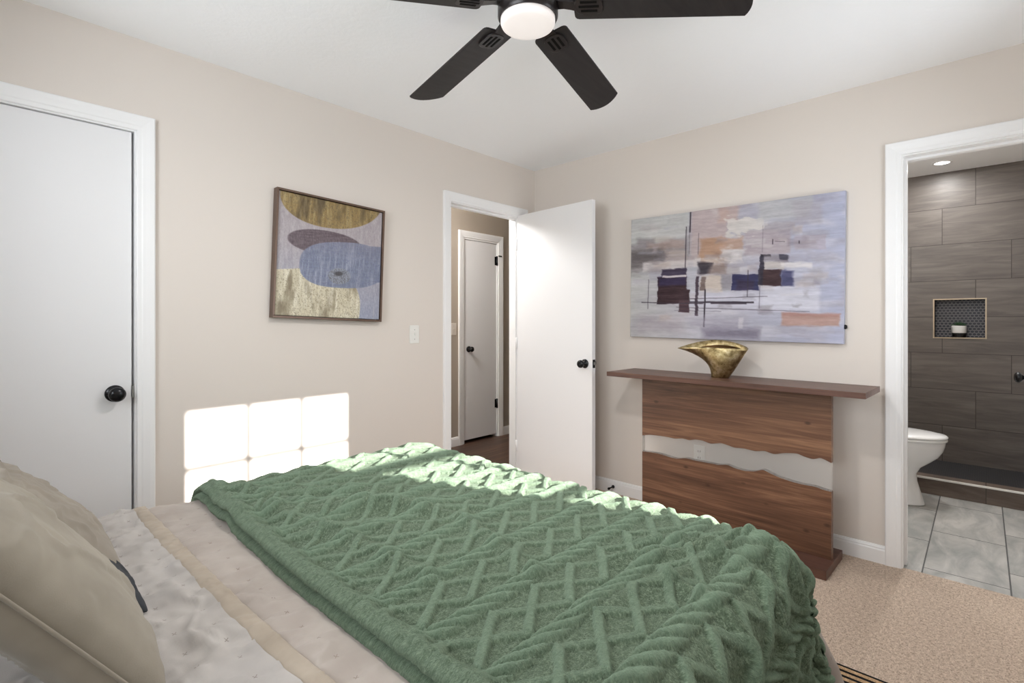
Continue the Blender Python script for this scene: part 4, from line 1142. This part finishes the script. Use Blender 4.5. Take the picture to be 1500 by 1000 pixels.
# recessed light over the shower, plus an unseen one added to brighten the bathroom
M_SPOT = emit_mat('recessed_lens', (1, .98, .95, 1), 9.0)
for i, (x, y, lab) in enumerate(((1.954, -2.445, 'round recessed light over the shower, seen above the doorway'), (.95, -2.45, 'added round recessed light over the bathroom floor, out of view'))):
    r = thing('recessed_light', lab, 'ceiling light', (x, y, H))
    MB().lathe([(.045, H - .0005), (.062, H - .0005), (.062, H - .004), (.047, H - .006), (.045, H - .002)], 'Z', (x, y, 0), 32, cap=False).build('ring', M_TRIM, r)
    MB().lathe([(.001, H - .0045), (.046, H - .0045), (.046, H - .001), (.001, H - .001)], 'Z', (x, y, 0), 32).build('lens', M_SPOT, r)
    L = bpy.data.lights.new('recessed_lamp', 'AREA'); L.shape = 'DISK'; L.size = .09; L.energy = 7 if i == 0 else 10; L.color = (1, .985, .965)
    o = bpy.data.objects.new('recessed_lamp', L); COL.objects.link(o); o.location = (x, y, H - .008)
# made-up sconce, added out of view to brighten the bathroom and its ceiling
r = thing('fill_sconce', 'added round glass sconce filling the bathroom with light, out of view', 'added fill lamp', (.62, BY1, 1.85))
MB().lathe([(.001, 0), (.055, 0), (.055, .012), (.02, .018), (.02, .06), (.001, .06)], '-Y', (.62, BY1, 1.85), 24).build('backplate', M_BLACK, r)
MB().lathe([(.02, .055), (.05, .07), (.062, .105), (.05, .14), (.001, .16)], '-Y', (.62, BY1, 1.85), 24).build('globe', emit_mat('fill_sconce_globe', (1, .97, .93, 1), 2.0), r, smooth=True)
L = bpy.data.lights.new('sconce_fill_lamp', 'POINT'); L.energy = 14; L.color = (1, .99, .97); L.shadow_soft_size = .07
o = bpy.data.objects.new('sconce_fill_lamp', L); COL.objects.link(o); o.location = (.62, BY1 - .30, 1.85)
# unseen ceiling lamp added to light the hallway
r = thing('fill_ceiling_light', 'added round flush ceiling light filling the hallway, out of view', 'ceiling light', (-.9, .62, H))
MB().lathe([(.001, H), (.13, H), (.13, H - .02), (.001, H - .02)], 'Z', (-.9, .62, 0), 32).build('base', M_TRIM, r)
MB().lathe([(.12, H - .02), (.12, H - .04), (.09, H - .065), (.001, H - .075)], 'Z', (-.9, .62, 0), 32).build('shade', emit_mat('hall_fill_shade', (1, .95, .88, 1), 1.5), r, smooth=True)
L = bpy.data.lights.new('hallway_fill_lamp', 'POINT'); L.energy = 56; L.color = (1, .985, .965); L.shadow_soft_size = .1
o = bpy.data.objects.new('hallway_fill_lamp', L); COL.objects.link(o); o.location = (-.9, .62, H - .16)
